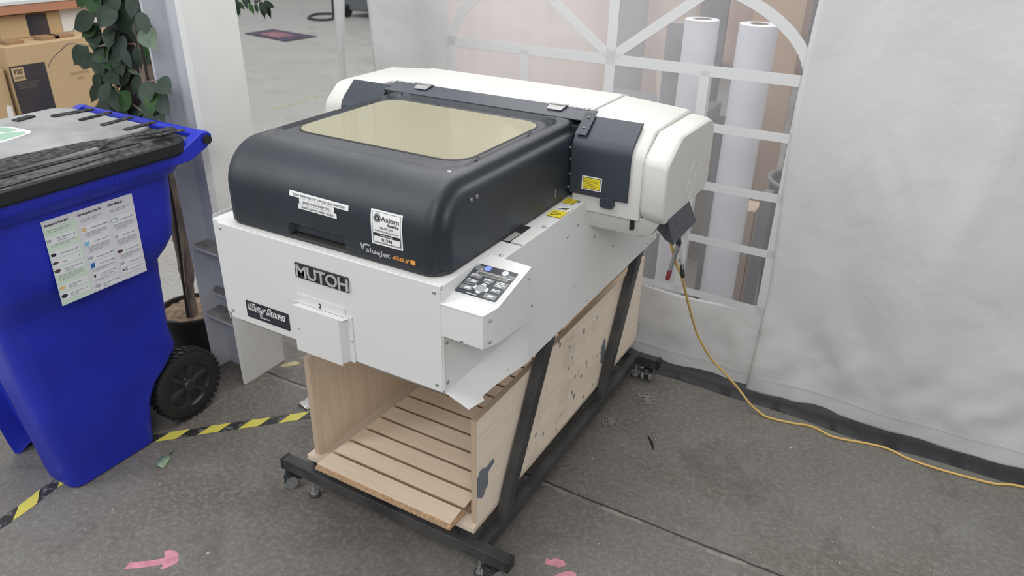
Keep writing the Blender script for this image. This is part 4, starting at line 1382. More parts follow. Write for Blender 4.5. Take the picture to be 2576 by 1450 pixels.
# ================================================================== spring clamp, sleeve, cord
cs = MB()
pts = [(0.272, 0.705, 0.96), (0.279, 0.712, 0.935), (0.284, 0.718, 0.915), (0.286, 0.72, 0.893)]
cs.tube(pts, 0.0068, 14)
for k in range(9):
    z = 0.94 - k * 0.005
    cs.lathe([(0.0070, 0), (0.0080, 0.001), (0.0080, 0.0022), (0.0070, 0.003)], (0.2795 + k * 0.0008, 0.713 + k * 0.0009, z), 'z', 14)
cs.build('corrugated_sleeve', 'cable', pr, smooth=50)
ck = thing('spring_clamp', 'steel spring clamp with one maroon grip, hanging from the black sleeve', 'clamp', (0.286, 0.72, 0.86))
def channel(mb, p0, p1, w0, w1, dep, nrm, m=0):
    """U-shaped pressed arm from p0 to p1"""
    p0, p1, nrm = Vector(p0), Vector(p1), Vector(nrm).normalized()
    t = (p1 - p0).normalized(); sd_ = t.cross(nrm).normalized()
    rings = []
    for p, w in ((p0, w0), (p1, w1)):
        a = [p + sd_ * (-w / 2) - nrm * dep / 2, p + sd_ * (-w / 2) + nrm * dep / 2, p + sd_ * (w / 2) + nrm * dep / 2, p + sd_ * (w / 2) - nrm * dep / 2,
             p + sd_ * (w / 2 - .0012) - nrm * dep / 2, p + sd_ * (w / 2 - .0012) + nrm * (dep / 2 - .0012), p + sd_ * (-w / 2 + .0012) + nrm * (dep / 2 - .0012), p + sd_ * (-w / 2 + .0012) - nrm * dep / 2]
        rings.append(a)
    mb.loft(rings, m)
mb = MB(); channel(mb, (0.286, 0.718, 0.898), (0.2735, 0.716, 0.822), 0.0125, 0.010, 0.008, (0.9, -0.3, 0.1)); channel(mb, (0.2735, 0.716, 0.824), (0.2715, 0.716, 0.810), 0.010, 0.009, 0.008, (0.9, -0.3, 0.1))
a1 = mb.build('arm', 'steel', ck, bevel=0.0008)
mb = MB(); mb.loft([[Vector(c) + Vector((math.cos(a) * r1, math.sin(a) * r2, 0)) for a in [2 * PI * k / 14 for k in range(14)]] for c, r1, r2 in
                   (((0.2725, 0.716, 0.818), .0064, .0072), ((0.2710, 0.716, 0.806), .0070, .0078), ((0.2695, 0.716, 0.796), .0062, .0072), ((0.2690, 0.716, 0.789), .0058, .0066), ((0.269, 0.716, 0.7872), .004, .005))])
mb.build('grip', 'red_grip', ck, smooth=60)['label'] = 'maroon rubber grip'
mb = MB(); channel(mb, (0.288, 0.726, 0.892), (0.300, 0.722, 0.846), 0.010, 0.0125, 0.007, (-0.9, -0.3, 0.1)); channel(mb, (0.300, 0.722, 0.848), (0.305, 0.722, 0.828), 0.0115, 0.010, 0.007, (-0.9, -0.3, 0.1))
mb.build('arm', 'steel', ck, bevel=0.0008)
mb = MB(); mb.loft([[Vector(c) + Vector((math.cos(a) * r1, math.sin(a) * r2, 0)) for a in [2 * PI * k / 14 for k in range(14)]] for c, r1, r2 in
                   (((0.301, 0.722, 0.842), .0052, .0062), ((0.304, 0.722, 0.826), .0058, .0066), ((0.307, 0.722, 0.814), .0064, .0070), ((0.3095, 0.722, 0.805), .0056, .0066), ((0.310, 0.722, 0.803), .004, .005))])
mb.build('grip', 'dark', ck, smooth=60)['label'] = 'black rubber grip'
mb = MB(); mb.tube([(0.2965, 0.708, 0.853), (0.2965, 0.734, 0.853)], 0.0032, 12)
mb.tube([(0.2965 + 0.005 * math.cos(k * 0.7), 0.714 + k * 0.0007, 0.853 + 0.005 * math.sin(k * 0.7)) for k in range(22)], 0.0009, 6)
mb.build('spring', 'steel', ck, smooth=50)


def smooth_path(P, n=8):
    out = []
    P = [Vector(p) for p in P]
    for i in range(len(P) - 1):
        p0, p1, p2, p3 = P[max(i - 1, 0)], P[i], P[i + 1], P[min(i + 2, len(P) - 1)]
        for k in range(n):
            t = k / n
            out.append(0.5 * ((2 * p1) + (-p0 + p2) * t + (2 * p0 - 5 * p1 + 4 * p2 - p3) * t * t + (-p0 + 3 * p1 - 3 * p2 + p3) * t ** 3))
    out.append(P[-1]); return out


cp = [(0.258, 0.72, 0.965), (0.259, 0.72, 0.918), (0.270, 0.73, 0.870), (0.274, 0.765, 0.818), (0.283, 0.80, 0.770), (0.275, 0.90, 0.672), (0.267, 1.0, 0.573), (0.264, 1.15, 0.409), (0.280, 1.20, 0.335),
      (0.307, 1.28, 0.231), (0.357, 1.335, 0.150), (0.404, 1.36, 0.092), (0.458, 1.362, 0.038), (0.491, 1.369, 0.012), (0.531, 1.357, 0.0055), (0.617, 1.369, 0.0045), (0.685, 1.386, 0.0045),
      (0.759, 1.364, 0.0045), (0.813, 1.370, 0.0045), (0.878, 1.386, 0.0045), (0.944, 1.394, 0.0045), (1.011, 1.373, 0.0045), (1.099, 1.365, 0.0045), (1.185, 1.369, 0.0045), (1.279, 1.380, 0.0045), (1.368, 1.412, 0.0045), (1.6, 1.40, 0.0045), (2.0, 1.36, 0.0045)]
mb = MB(); mb.tube(smooth_path(cp), 0.0042, 10)
tag(mb.build('power_cord', 'cord', smooth=60), 'thin yellow power cord dropping from the printer and trailing along the tent wall', 'cord')

# ================================================================== recycling bin
bn = thing('recycling_bin', 'big blue wheeled recycling bin with a dusty black lid and a paper sticker', 'bin', (-1.49, 0.05, 0.0))
CXB = -1.49


def ringb(hw, y0, y1, z, r, bow=0.0, n=6):
    x0, x1 = CXB - hw, CXB + hw
    pts = []
    for cx, cy, a0 in ((x1 - r, y1 - r, 0), (x0 + r, y1 - r, 90), (x0 + r, y0 + r, 180), (x1 - r, y0 + r, 270)):
        for k in range(n + 1):
            a = math.radians(a0 + 90 * k / n); pts.append([cx + r * math.cos(a), cy + r * math.sin(a), z])
        if a0 == 180:
            for k in range(1, 12): pts.append([lerp(x0 + r, x1 - r, k / 12), y0, z])
    return pts


prof = [  # half width, y front, y back, z, corner radius
    (0.172, -0.200, 0.088, 0.000, 0.035), (0.182, -0.212, 0.098, 0.006, 0.04), (0.185, -0.219, 0.100, 0.05, 0.04), (0.189, -0.227, 0.108, 0.12, 0.04), (0.192, -0.234, 0.122, 0.18, 0.04), (0.196, -0.240, 0.155, 0.23, 0.045),
    (0.200, -0.245, 0.205, 0.275, 0.045), (0.204, -0.250, 0.245, 0.33, 0.045), (0.208, -0.258, 0.236, 0.40, 0.06), (0.214, -0.268, 0.238, 0.50, 0.06), (0.222, -0.28, 0.240, 0.62, 0.06), (0.226, -0.286, 0.242, 0.665, 0.06),
    (0.246, -0.298, 0.268, 0.70, 0.065), (0.264, -0.308, 0.292, 0.745, 0.07), (0.270, -0.314, 0.298, 0.80, 0.07), (0.276, -0.325, 0.304, 0.88, 0.07), (0.281, -0.33, 0.308, 0.955, 0.07)]
rings = [ringb(*p) for p in prof]
# arch between the two front feet
for r_, p_ in zip(rings, prof):
    fade = sstep(0.62, 0.40, p_[3])
    for q in r_:
        if q[1] < p_[1] + 0.002:
            t_ = sstep(0.045, 0.015, q[0] - CXB) * sstep(-0.19, -0.16, q[0] - CXB)
            q[1] += 0.055 * t_ * fade
            if p_[3] < 0.06: q[2] += 0.035 * t_
mb = MB(); mb.loft(rings)
body = mb.build('body', 'bin_blue', bn, smooth=42)
# rim with steps
mb = MB()
rr = [(0.286, -0.336, 0.312, 0.952, 0.07), (0.300, -0.350, 0.322, 0.957, 0.075), (0.318, -0.366, 0.335, 0.984, 0.08), (0.321, -0.369, 0.338, 0.990, 0.08), (0.322, -0.370, 0.340, 1.022, 0.08), (0.300, -0.350, 0.322, 1.024, 0.075)]
mb.loft([ringb(*p) for p in rr])
mb.build('rim', 'bin_blue', bn, smooth=35)
mb = MB(); mb.box(CXB + 0.300, CXB + 0.3235, 0.075, 0.078, 0.985, 1.018)
mb.build('rim_rib', 'bin_blue', bn, bevel=0.001)
# lug arms and handle
for s_ in (1, -1):
    mb = MB()
    xa, xb = CXB + s_ * 0.285, CXB + s_ * 0.322
    mb.prism([(0.26, 0.985), (0.33, 0.985), (0.398, 1.012), (0.420, 1.030), (0.424, 1.050), (0.408, 1.064), (0.385, 1.062), (0.34, 1.040), (0.30, 1.022), (0.26, 1.022)], 'x', min(xa, xb), max(xa, xb))
    l_ = mb.build('handle_lug', 'bin_blue', bn, bevel=0.004, seg=3)
    mb = MB(); mb.lathe([(0.0002, 0), (0.0145, 0), (0.0150, 0.003), (0.0150, 0.010), (0.0002, 0.010)], (xb - (0.002 if s_ > 0 else 0.008), 0.400, 1.038), 'x', 24)
    mb.build('pin_plug', 'dark', l_, smooth=35)
mb = MB(); mb.tube([(CXB - 0.30, 0.405, 1.045), (CXB + 0.30, 0.405, 1.045)], 0.0165, 16)
mb.build('handle', 'bin_blue', bn, smooth=50)
# lid
mb = MB()
lr = [(0.330, -0.380, 0.352, 1.016, 0.085), (0.333, -0.383, 0.356, 1.022, 0.085), (0.330, -0.380, 0.354, 1.051, 0.085), (0.324, -0.374, 0.350, 1.056, 0.08), (0.306, -0.356, 0.338, 1.0575, 0.07), (0.300, -0.350, 0.335, 1.062, 0.07), (0.290, -0.340, 0.332, 1.064, 0.07)]
mb.loft([ringb(*p) for p in lr])
lid = mb.build('lid', 'lid', bn, smooth=30)
lid['label'] = 'black lid coated in grey dust'
def blidp(pts, z0, z1, name, mt_, bev=0.003, lab=None):
    mb = MB(); mb.prism(pts, 'z', z0, z1)
    o = mb.build(name, mt_, lid, bevel=bev)
    if lab: o['label'] = lab
    return o


# raised dusty centre field with clipped corner, and a bare black sloping band on the near side
blidp([(-1.765, -0.30), (-1.262, -0.30), (-1.245, 0.09), (-1.300, 0.165), (-1.300, 0.27), (-1.33, 0.325), (-1.74, 0.325), (-1.775, 0.28)], 1.062, 1.078, 'raised_field', 'lid_dusty', 0.006)
mb = MB()
mb.add([(-1.385, -0.33, 1.0788), (-1.2475, -0.33, 1.0788), (-1.2475, 0.115, 1.0788), (-1.290, 0.158, 1.0788), (-1.318, 0.10, 1.0788)], [(0, 1, 2, 3, 4)])
mb.build('scuffed_band', 'lid_black', lid, fixn=False)
mb = MB(); mb.tube(smooth_path([(-1.232, -0.32, 1.0655), (-1.228, 0.05, 1.0655), (-1.222, 0.19, 1.0655), (-1.205, 0.20, 1.0645), (-1.195, 0.17, 1.062), (-1.185, -0.05, 1.0585), (-1.178, -0.3, 1.058)], 5), 0.0028, 8)
mb.build('raised_bead', 'lid', lid, smooth=50)
for x0, y0, x1, y1, w in ((-1.255, 0.215, -1.225, 0.335, 0.030), (-1.330, 0.240, -1.335, 0.350, 0.020), (-1.435, 0.235, -1.445, 0.350, 0.020), (-1.545, 0.235, -1.555, 0.350, 0.020), (-1.66, 0.215, -1.64, 0.345, 0.026), (-1.70, 0.12, -1.715, 0.185, 0.03), (-1.20, 0.24, -1.185, 0.34, 0.018)):
    d = Vector((x1 - x0, y1 - y0)).normalized(); n_ = Vector((-d.y, d.x)) * w / 2
    blidp([(x0 - n_.x, y0 - n_.y), (x0 + n_.x, y0 + n_.y), (x1 + n_.x, y1 + n_.y), (x1 - n_.x, y1 - n_.y)], 1.0775, 1.0835, 'lid_rib', 'lid_black', 0.003)
mb = MB()
def lq(pts, z, m=0): mb.add([(x, y, z) for x, y in pts], [tuple(range(len(pts)))], m)
lq([(-1.72, 0.045), (-1.645, 0.078), (-1.555, 0.085), (-1.528, 0.066), (-1.500, -0.03), (-1.56, -0.15), (-1.72, -0.15)], 1.0786)
lq([(-1.72, 0.030), (-1.645, 0.066), (-1.590, 0.070), (-1.600, 0.04), (-1.66, 0.010), (-1.72, 0.0)], 1.0790, 1)
lq([(-1.595, 0.030), (-1.565, 0.066), (-1.540, 0.062), (-1.520, -0.02), (-1.565, -0.04), (-1.60, -0.01)], 1.0790, 1)
lq([(-1.72, -0.02), (-1.61, -0.03), (-1.575, -0.06), (-1.58, -0.13), (-1.72, -0.13)], 1.0790, 1)
e_ = mb.build('recycling_emblem', ['label_white', 'green_lbl'], lid, fixn=False)
e_['label'] = 'pale green and white recycling emblem on the lid'
mb = MB()
for k in range(4):
    mb.text('Please close lid after use', 0.008, (-1.60 + 0.008 * k, 0.300 - k * 0.011, 1.0783), (1, 0, 0), (0, 1, 0), width=0.10 - k * 0.006, extr=0.0001)
mb.build('moulded_text', 'ink_grey', lid, fixn=False) if False else None
# wheels
def bwheel(x0, s_):
    mb = MB()
    mb.lathe([(0.086, 0.0), (0.100, 0.0), (0.122, 0.002), (0.131, 0.008), (0.133, 0.016), (0.133, 0.034), (0.131, 0.042), (0.120, 0.048), (0.086, 0.048), (0.086, 0.0)], (0, 0, 0), 'x', 60, caps=False)
    for k in range(36):
        a = 2 * PI * k / 36
        for off, z0, z1 in ((0.0, 0.002, 0.020), (0.5, 0.028, 0.047)):
            aa = a + off * 2 * PI / 36; da = 0.045
            q = []
            for r in (0.129, 0.1375):
                for b in (aa - da, aa + da):
                    q += [(z0, r * math.cos(b), r * math.sin(b)), (z1, r * math.cos(b + 0.05), r * math.sin(b + 0.05))]
            mb.add(q, [(0, 1, 3, 2), (4, 6, 7, 5), (0, 4, 5, 1), (2, 3, 7, 6), (0, 2, 6, 4), (1, 5, 7, 3)])
    hub = MB()
    hub.lathe([(0.0002, -0.004), (0.020, -0.004), (0.024, 0.0), (0.026, 0.010), (0.030, 0.016), (0.080, 0.016), (0.086, 0.004), (0.0885, 0.0), (0.0885, 0.03), (0.0002, 0.03)], (0, 0, 0), 'x', 48)
    for k in range(6):
        a = 2 * PI * k / 6 + 0.3
        q = []
        for r, w in ((0.022, 0.011), (0.084, 0.017)):
            for h in (0.018, 0.003):
                for sg in (-1, 1):
                    ww = w * (1.0 if h > 0.01 else 0.55)
                    q.append((h, r * math.cos(a) - sg * ww * math.sin(a), r * math.sin(a) + sg * ww * math.cos(a)))
        hub.add(q, [(0, 1, 3, 2), (4, 6, 7, 5), (2, 3, 7, 6), (0, 2, 6, 4), (1, 5, 7, 3)])
    for m_ in (mb, hub):
        m_.v = [(x0 - s_ * x, y + 0.262, z + 0.1375) for x, y, z in m_.v]
    w = mb.build('wheel', 'tyre', bn, smooth=35)
    hub.build('hub', 'hubc', w, smooth=30)


bwheel(-1.305, 1); bwheel(CXB * 2 + 1.305, -1)
mb = MB(); mb.tube([(CXB * 2 + 1.33, 0.262, 0.1375), (-1.33, 0.262, 0.1375)], 0.011, 12)
mb.build('axle', 'steel', bn, smooth=50)
mb = MB()
mb.loft([[(CXB + s_, y, z) for y, z in [(0.08, 0.10), (0.10, 0.30), (0.26, 0.30), (0.285, 0.17), (0.262, 0.115), (0.20, 0.10)]] for s_ in (-0.13, 0.13)])
mb.build('axle_housing', 'bin_blue', bn, bevel=0.006)

# paper sticker, bent onto the slightly leaning side wall
SX0, SX1, SZ0, SZ1 = -0.135, 0.140, 0.672, 0.930


def side_x(z):
    for a, b in zip(prof, prof[1:]):
        if a[3] <= z <= b[3]:
            return CXB + lerp(a[0], b[0], (z - a[3]) / (b[3] - a[3]))
    return CXB + prof[-1][0]


def stk(u, v, e=0.0):
    """u 0..1 left to right, v 0..1 top to bottom of the poster"""
    z = lerp(SZ1, SZ0, v)
    top = CXB + 0.2795; lo = CXB + 0.2700
    x = lerp(lo, top, (z - SZ0) / (SZ1 - SZ0))
    return Vector((x + 0.0008 + e, lerp(SX0, SX1, u), z))


mb = MB()
mb.add([stk(0, 0), stk(1, 0), stk(1, 1), stk(0, 1)], [(3, 2, 1, 0)])
ps = mb.build('sorting_poster', 'paper', bn, fixn=False, solid=0.0006)
ps['label'] = 'white and mint paper poster listing accepted materials'


def pq(mb, u0, u1, v0, v1, m, e=0.0007): mb.add([stk(u0, v1, e), stk(u1, v1, e), stk(u1, v0, e), stk(u0, v0, e)], [(0, 1, 2, 3)], m)


def pt(mb, t, size, u, v, w, m, bold=0.0, shear=0.0):
    o = stk(u, v, 0.0016)
    xd = stk(u + 0.01, v) - stk(u, v); yd = stk(u, v - 0.01) - stk(u, v)
    mb.text(t, size, o, xd, yd, m, extr=0.0001, bold=bold, shear=shear, width=w * (SX1 - SX0))


mb = MB()
pq(mb, 0, 0.345, 0.085, 1.0, 0)
cols = [(0.0, 0.345, [(0.19, ['Plastic Bottles &', 'Containers'], 2), (0.355, ['Food & Beverage Cans'], 0), (0.455, ['Paper'], 0), (0.555, ['Flattened Cardboard &', 'Paperboard'], 4), (0.755, ['Food & Beverage', 'Containers'], 0), (0.855, ['Glass Bottles &', 'Containers'], 0)]),
        (0.36, 0.32, [(0.19, ['No Bagged Recyclables'], 3), (0.355, ['No Plastic Bags'], 4), (0.545, ['No Plastic Wrap & Film'], 0), (0.635, ['No Flexible Packaging'], 2), (0.77, ['No Cups with Wax or', 'Plastic Coatings'], 1), (0.90, ['No Polystyrene Foam &', 'Plastic'], 0)]),
        (0.69, 0.31, [(0.21, ['No Tangling Items'], 4), (0.40, ['No Dirty Diapers'], 4), (0.59, ['No Household Items'], 3), (0.755, ['No Medical Waste'], 0), (0.845, ['No Garage Waste'], 0)])]
for cx, cw, items in cols:
    for v, lines, nd in items:
        pq(mb, cx + 0.015, cx + cw - 0.025, v, v + 0.085, 1, 0.0010)
        for k, l in enumerate(lines):
            pt(mb, l, 0.0045, cx + 0.11, v + 0.040 + k * 0.026 + (0.012 if len(lines) == 1 else 0), min(0.19, 0.0092 * len(l)), 4)
        pq(mb, cx + cw - 0.055, cx + cw - 0.042, v + 0.032, v + 0.046, 3, 0.0013)
        for k in range(nd):
            pq(mb, cx + 0.04, cx + cw - 0.04 - (0.08 if k == nd - 1 else 0), v + 0.093 + k * 0.018, v + 0.0975 + k * 0.018, 3, 0.0010)
    for k in (0, 1):
        pq(mb, cx + 0.02, cx + cw - 0.06 - 0.05 * k, 0.115 + k * 0.022, 0.121 + k * 0.022, 3, 0.0010)
pt(mb, 'Accepted in Your Bin*', 0.0095, 0.02, 0.065, 0.25, 2, 0.0002, 0.2)
pt(mb, 'Not Accepted in Your Bin', 0.0095, 0.365, 0.065, 0.26, 2, 0.0002, 0.2)
pt(mb, 'Other Materials', 0.0095, 0.70, 0.065, 0.17, 2, 0.0002, 0.2)
mb.build('poster_print', ['mint', 'paper2', 'ink', 'key_mid', 'ink_grey'], ps, fixn=False)
# little pictures of the poster
PCM = ['ink', mat('poster_cyan', (0.16, 0.48, 0.75), 0.5), mat('poster_blue', (0.02, 0.13, 0.45), 0.5), mat('poster_grey', (0.4, 0.4, 0.45), 0.5), mat('poster_plum', (0.10, 0.05, 0.09), 0.5), mat('poster_tan', (0.66, 0.48, 0.22), 0.5), mat('poster_brown', (0.12, 0.05, 0.05), 0.5), mat('poster_green', (0.05, 0.20, 0.16), 0.5)]
def pic(u, v, w, h, m, pts):
    mb = MB(); w *= .78; h *= .78; mb.add([stk(u + a * w, v + b * h, 0.0015) for a, b in pts][::-1], [tuple(range(len(pts)))])
    mb.build('poster_picture', PCM[m], ps, fixn=False)
BL = [(0, .3), (.3, 0), (.8, .1), (1, .5), (.7, 1), (.2, .9)]
pic(.005, .21, .07, .05, 3, BL); pic(.01, .375, .08, .05, 0, BL); pic(.005, .475, .09, .04, 4, BL); pic(.005, .565, .09, .055, 4, BL); pic(.01, .77, .09, .06, 5, BL); pic(.01, .87, .09, .06, 0, BL)
pic(.375, .20, .07, .07, 5, [(.1, .35), (.3, .2), (.7, .2), (.9, .35), (1, .7), (.7, 1), (.3, 1), (0, .7)])
pic(.375, .37, .06, .07, 1, [(0, 0), (.25, .25), (.75, .25), (1, 0), (1, 1), (0, 1)])
pic(.37, .56, .08, .05, 3, BL); pic(.385, .645, .055, .075, 2, [(0, 0), (1, 0), (1, 1), (0, 1)]); pic(.39, .79, .03, .05, 0, [(0, 0), (1, 0), (.8, 1), (.2, 1)]); pic(.375, .91, .09, .06, 3, BL)
pic(.71, .42, .05, .06, 3, BL); pic(.70, .61, .09, .055, 6, BL); pic(.70, .77, .08, .04, 3, BL); pic(.715, .86, .03, .03, 0, BL); pic(.75, .85, .035, .055, 3, [(0, 0), (1, 0), (1, 1), (0, 1)])
n = 26; vs = []
for k in range(n):
    a = 2 * PI * k / n
    for r in (1.0, 0.84): vs.append(stk(.745 + .038 * r * math.cos(a), .245 + .026 * r * math.sin(a), .0015))
mb = MB()
mb.add(vs, [(2 * k, 2 * k + 1, 2 * ((k + 1) % n) + 1, 2 * ((k + 1) % n)) for k in range(n)])
mb.build('poster_picture', PCM[7], ps, fixn=False)

# ================================================================== white shelf column
sc_ = thing('shelf_column', 'tall narrow white board column with small open shelves, between the bin and the printer', 'column', (-1.41, 0.6, 0.0))
HT = 2.5
mb = MB(); mb.loft([[(-1.322 + 0.0, y, 0) for y in (0.500, 0.712)] + [(-1.308, y, 0) for y in (0.712, 0.500)],
                    [(-1.322, 0.492 + 0.0, 0.9 + 0.0), (-1.322, 0.716, 0.9), (-1.308, 0.716, 0.9), (-1.308, 0.512, 0.9)],
                    [(-1.326, 0.484, HT), (-1.326, 0.716, HT), (-1.312, 0.716, HT), (-1.312, 0.484, HT)]])
mb.build('side_board', 'board', sc_, bevel=0.0015)['label'] = 'white outer side board with worn bottom corner'
mb = MB(); mb.loft([[(-1.512, 0.52, 0), (-1.500, 0.52, 0), (-1.500, 0.600, 0), (-1.512, 0.600, 0)],
                    [(-1.532, 0.52, 1.0), (-1.522, 0.52, 1.0), (-1.505, 0.600, 1.0), (-1.515, 0.600, 1.0)],
                    [(-1.550, 0.52, HT), (-1.540, 0.52, HT), (-1.51, 0.600, HT), (-1.522, 0.600, HT)]])
mb.build('side_board', 'board_shaded', sc_, bevel=0.001)
mb = MB(); mb.box(-1.515, -1.320, 0.590, 0.600, 0.0, HT)
mb.build('back_board', 'board_shaded', sc_, bevel=0.001)
for z, y0, x0 in ((0.552, 0.512, -1.501), (0.352, 0.545, -1.480), (0.266, 0.508, -1.497)):
    mb = MB(); mb.prism([(x0, y0 + 0.012), (x0 + 0.020, y0), (-1.325, y0 - 0.006), (-1.322, 0.590), (-1.500, 0.590)], 'z', z - 0.010, z)
    o = mb.build('shelf', ['board_shaded', 'shelf_dirt'], sc_, bevel=0.0008)
    for p in o.data.polygons:
        if p.normal.z > 0.9: p.material_index = 1
mb = MB()
for y, z in ((0.60, 1.33), (0.62, 1.10)):
    mb.lathe([(0.0002, 0.0), (0.003, 0.0), (0.003, 0.0008), (0.0002, 0.0008)], (-1.3105, y, z), 'x', 10)
# black cable hanging down the hidden side of the column
cb_ = MB()
cb_.tube(smooth_path([(-1.40, 0.735, 0.0), (-1.44, 0.80, 0.45), (-1.440, 0.812, 0.80), (-1.452, 0.822, 0.94), (-1.468, 0.83, 1.02), (-1.478, 0.82, 1.09), (-1.46, 0.78, 1.25), (-1.42, 0.76, 1.9), (-1.42, 0.76, 2.4)], 8), 0.0055, 8)
tag(cb_.build('cable', 'cable', smooth=60), 'black cable hanging down behind the white column', 'cable')

# ================================================================== ficus
fc = thing('ficus_tree', 'leafy green artificial ficus tree in a black pot behind the blue bin', 'plant', (-1.70, 0.60, 0.0))
PX, PY = -1.70, 0.60
mb = MB(); mb.lathe([(0.0002, 0.0), (0.098, 0.0), (0.103, 0.01), (0.128, 0.175), (0.132, 0.180), (0.132, 0.192), (0.121, 0.192), (0.118, 0.165), (0.0002, 0.165)], (PX, PY, 0), 'z', 40)
mb.build('pot', 'pot', fc, smooth=35)
mb = MB(); vs = []; fs = []; n = 40
mb.add([(PX, PY, 0.188)], [])
for j in range(1, 9):
    for k in range(n):
        a = 2 * PI * k / n; r = 0.0148 * j
        vs.append((PX + r * math.cos(a), PY + r * math.sin(a), 0.176 + 0.014 * noise.noise(Vector((r * 40 * math.cos(a), r * 40 * math.sin(a), 3))) + 0.008 * (1 - j / 8)))
for j in range(7):
    for k in range(n):
        a = j * n + k; b = j * n + (k + 1) % n
        fs.append((a, b, b + n, a + n))
mb.add(vs, fs); mb.add(vs[:n], [tuple(range(n))])
tag_ = mb.build('wood_chips', 'soil', fc, smooth=80)


def trunk(P, R, mt_, n=14, amp=0.12, name='trunk'):
    P = smooth_path(P, 6); N = len(P); mb = MB(); rings = []
    for i, p in enumerate(P):
        t = (P[min(i + 1, N - 1)] - P[max(i - 1, 0)]).normalized()
        u = t.cross(Vector((0.3, 1, 0.1))).normalized(); w = t.cross(u)
        f_ = i / (N - 1) * (len(R) - 1); k0 = int(min(f_, len(R) - 2)); r = lerp(R[k0], R[k0 + 1], f_ - k0)
        ring = []
        for k in range(n):
            a = 2 * PI * k / n
            rr = r * (1 + amp * noise.noise(Vector((math.cos(a) * 2, math.sin(a) * 2, i * 0.6 + p.x * 10))))
            ring.append(p + (u * math.cos(a) + w * math.sin(a)) * rr)
        rings.append(ring)
    mb.loft(rings)
    return mb.build(name, mt_, fc, smooth=60)


trunk([(-1.665, 0.575, 0.15), (-1.655, 0.575, 0.28), (-1.640, 0.585, 0.42), (-1.655, 0.60, 0.60), (-1.69, 0.62, 0.85), (-1.73, 0.64, 1.1), (-1.74, 0.66, 1.6)], [0.024, 0.019, 0.020, 0.017, 0.020, 0.022, 0.02], 'bark', amp=0.25)
trunk([(-1.700, 0.60, 0.15), (-1.705, 0.60, 0.30), (-1.700, 0.60, 0.44), (-1.690, 0.60, 0.58), (-1.72, 0.64, 0.85), (-1.77, 0.66, 1.2), (-1.80, 0.66, 1.6)], [0.015, 0.013, 0.017, 0.022, 0.026, 0.025, 0.02], 'bark', amp=0.35)
trunk([(-1.655, 0.545, 0.16), (-1.645, 0.55, 0.35), (-1.630, 0.56, 0.60), (-1.64, 0.57, 0.9), (-1.66, 0.58, 1.3)], [0.006, 0.005, 0.006, 0.006, 0.005], 'bark_d', 8, name='stem')
trunk([(-1.80, 0.70, 0.93), (-1.81, 0.70, 1.05), (-1.81, 0.70, 1.2), (-1.81, 0.70, 1.45), (-1.80, 0.70, 1.75)], [0.050, 0.062, 0.062, 0.066, 0.06], 'bark_d', 20, 0.3, name='mossy_trunk')
trunk([(-1.845, 0.68, 0.95), (-1.87, 0.68, 1.1), (-1.87, 0.68, 1.3), (-1.86, 0.68, 1.7)], [0.035, 0.045, 0.05, 0.045], 'bark_d', 16, 0.35, name='mossy_trunk')
for P in ([(-1.75, 0.65, 1.24), (-1.86, 0.61, 1.235), (-1.931, 0.6, 1.222), (-2.016, 0.6, 1.216), (-2.113, 0.6, 1.214), (-2.191, 0.6, 1.177), (-2.258, 0.6, 1.14), (-2.30, 0.6, 1.102)],
          [(-1.74, 0.62, 1.0), (-1.62, 0.55, 1.13), (-1.50, 0.475, 1.165), (-1.455, 0.47, 1.175)], [(-1.72, 0.62, 1.2), (-1.6, 0.53, 1.33), (-1.49, 0.475, 1.36)],
          [(-1.76, 0.63, 0.98), (-1.86, 0.6, 1.05), (-1.97, 0.64, 1.10)], [(-1.75, 0.64, 1.3), (-1.85, 0.64, 1.36), (-1.95, 0.63, 1.37)],
          [(-1.72, 0.7, 1.5), (-1.65, 0.85, 1.47), (-1.58, 0.97, 1.41), (-1.50, 1.0, 1.37)]):
    trunk(P, [0.004, 0.003, 0.002, 0.0015], 'bark', 6, 0.0, 'twig')

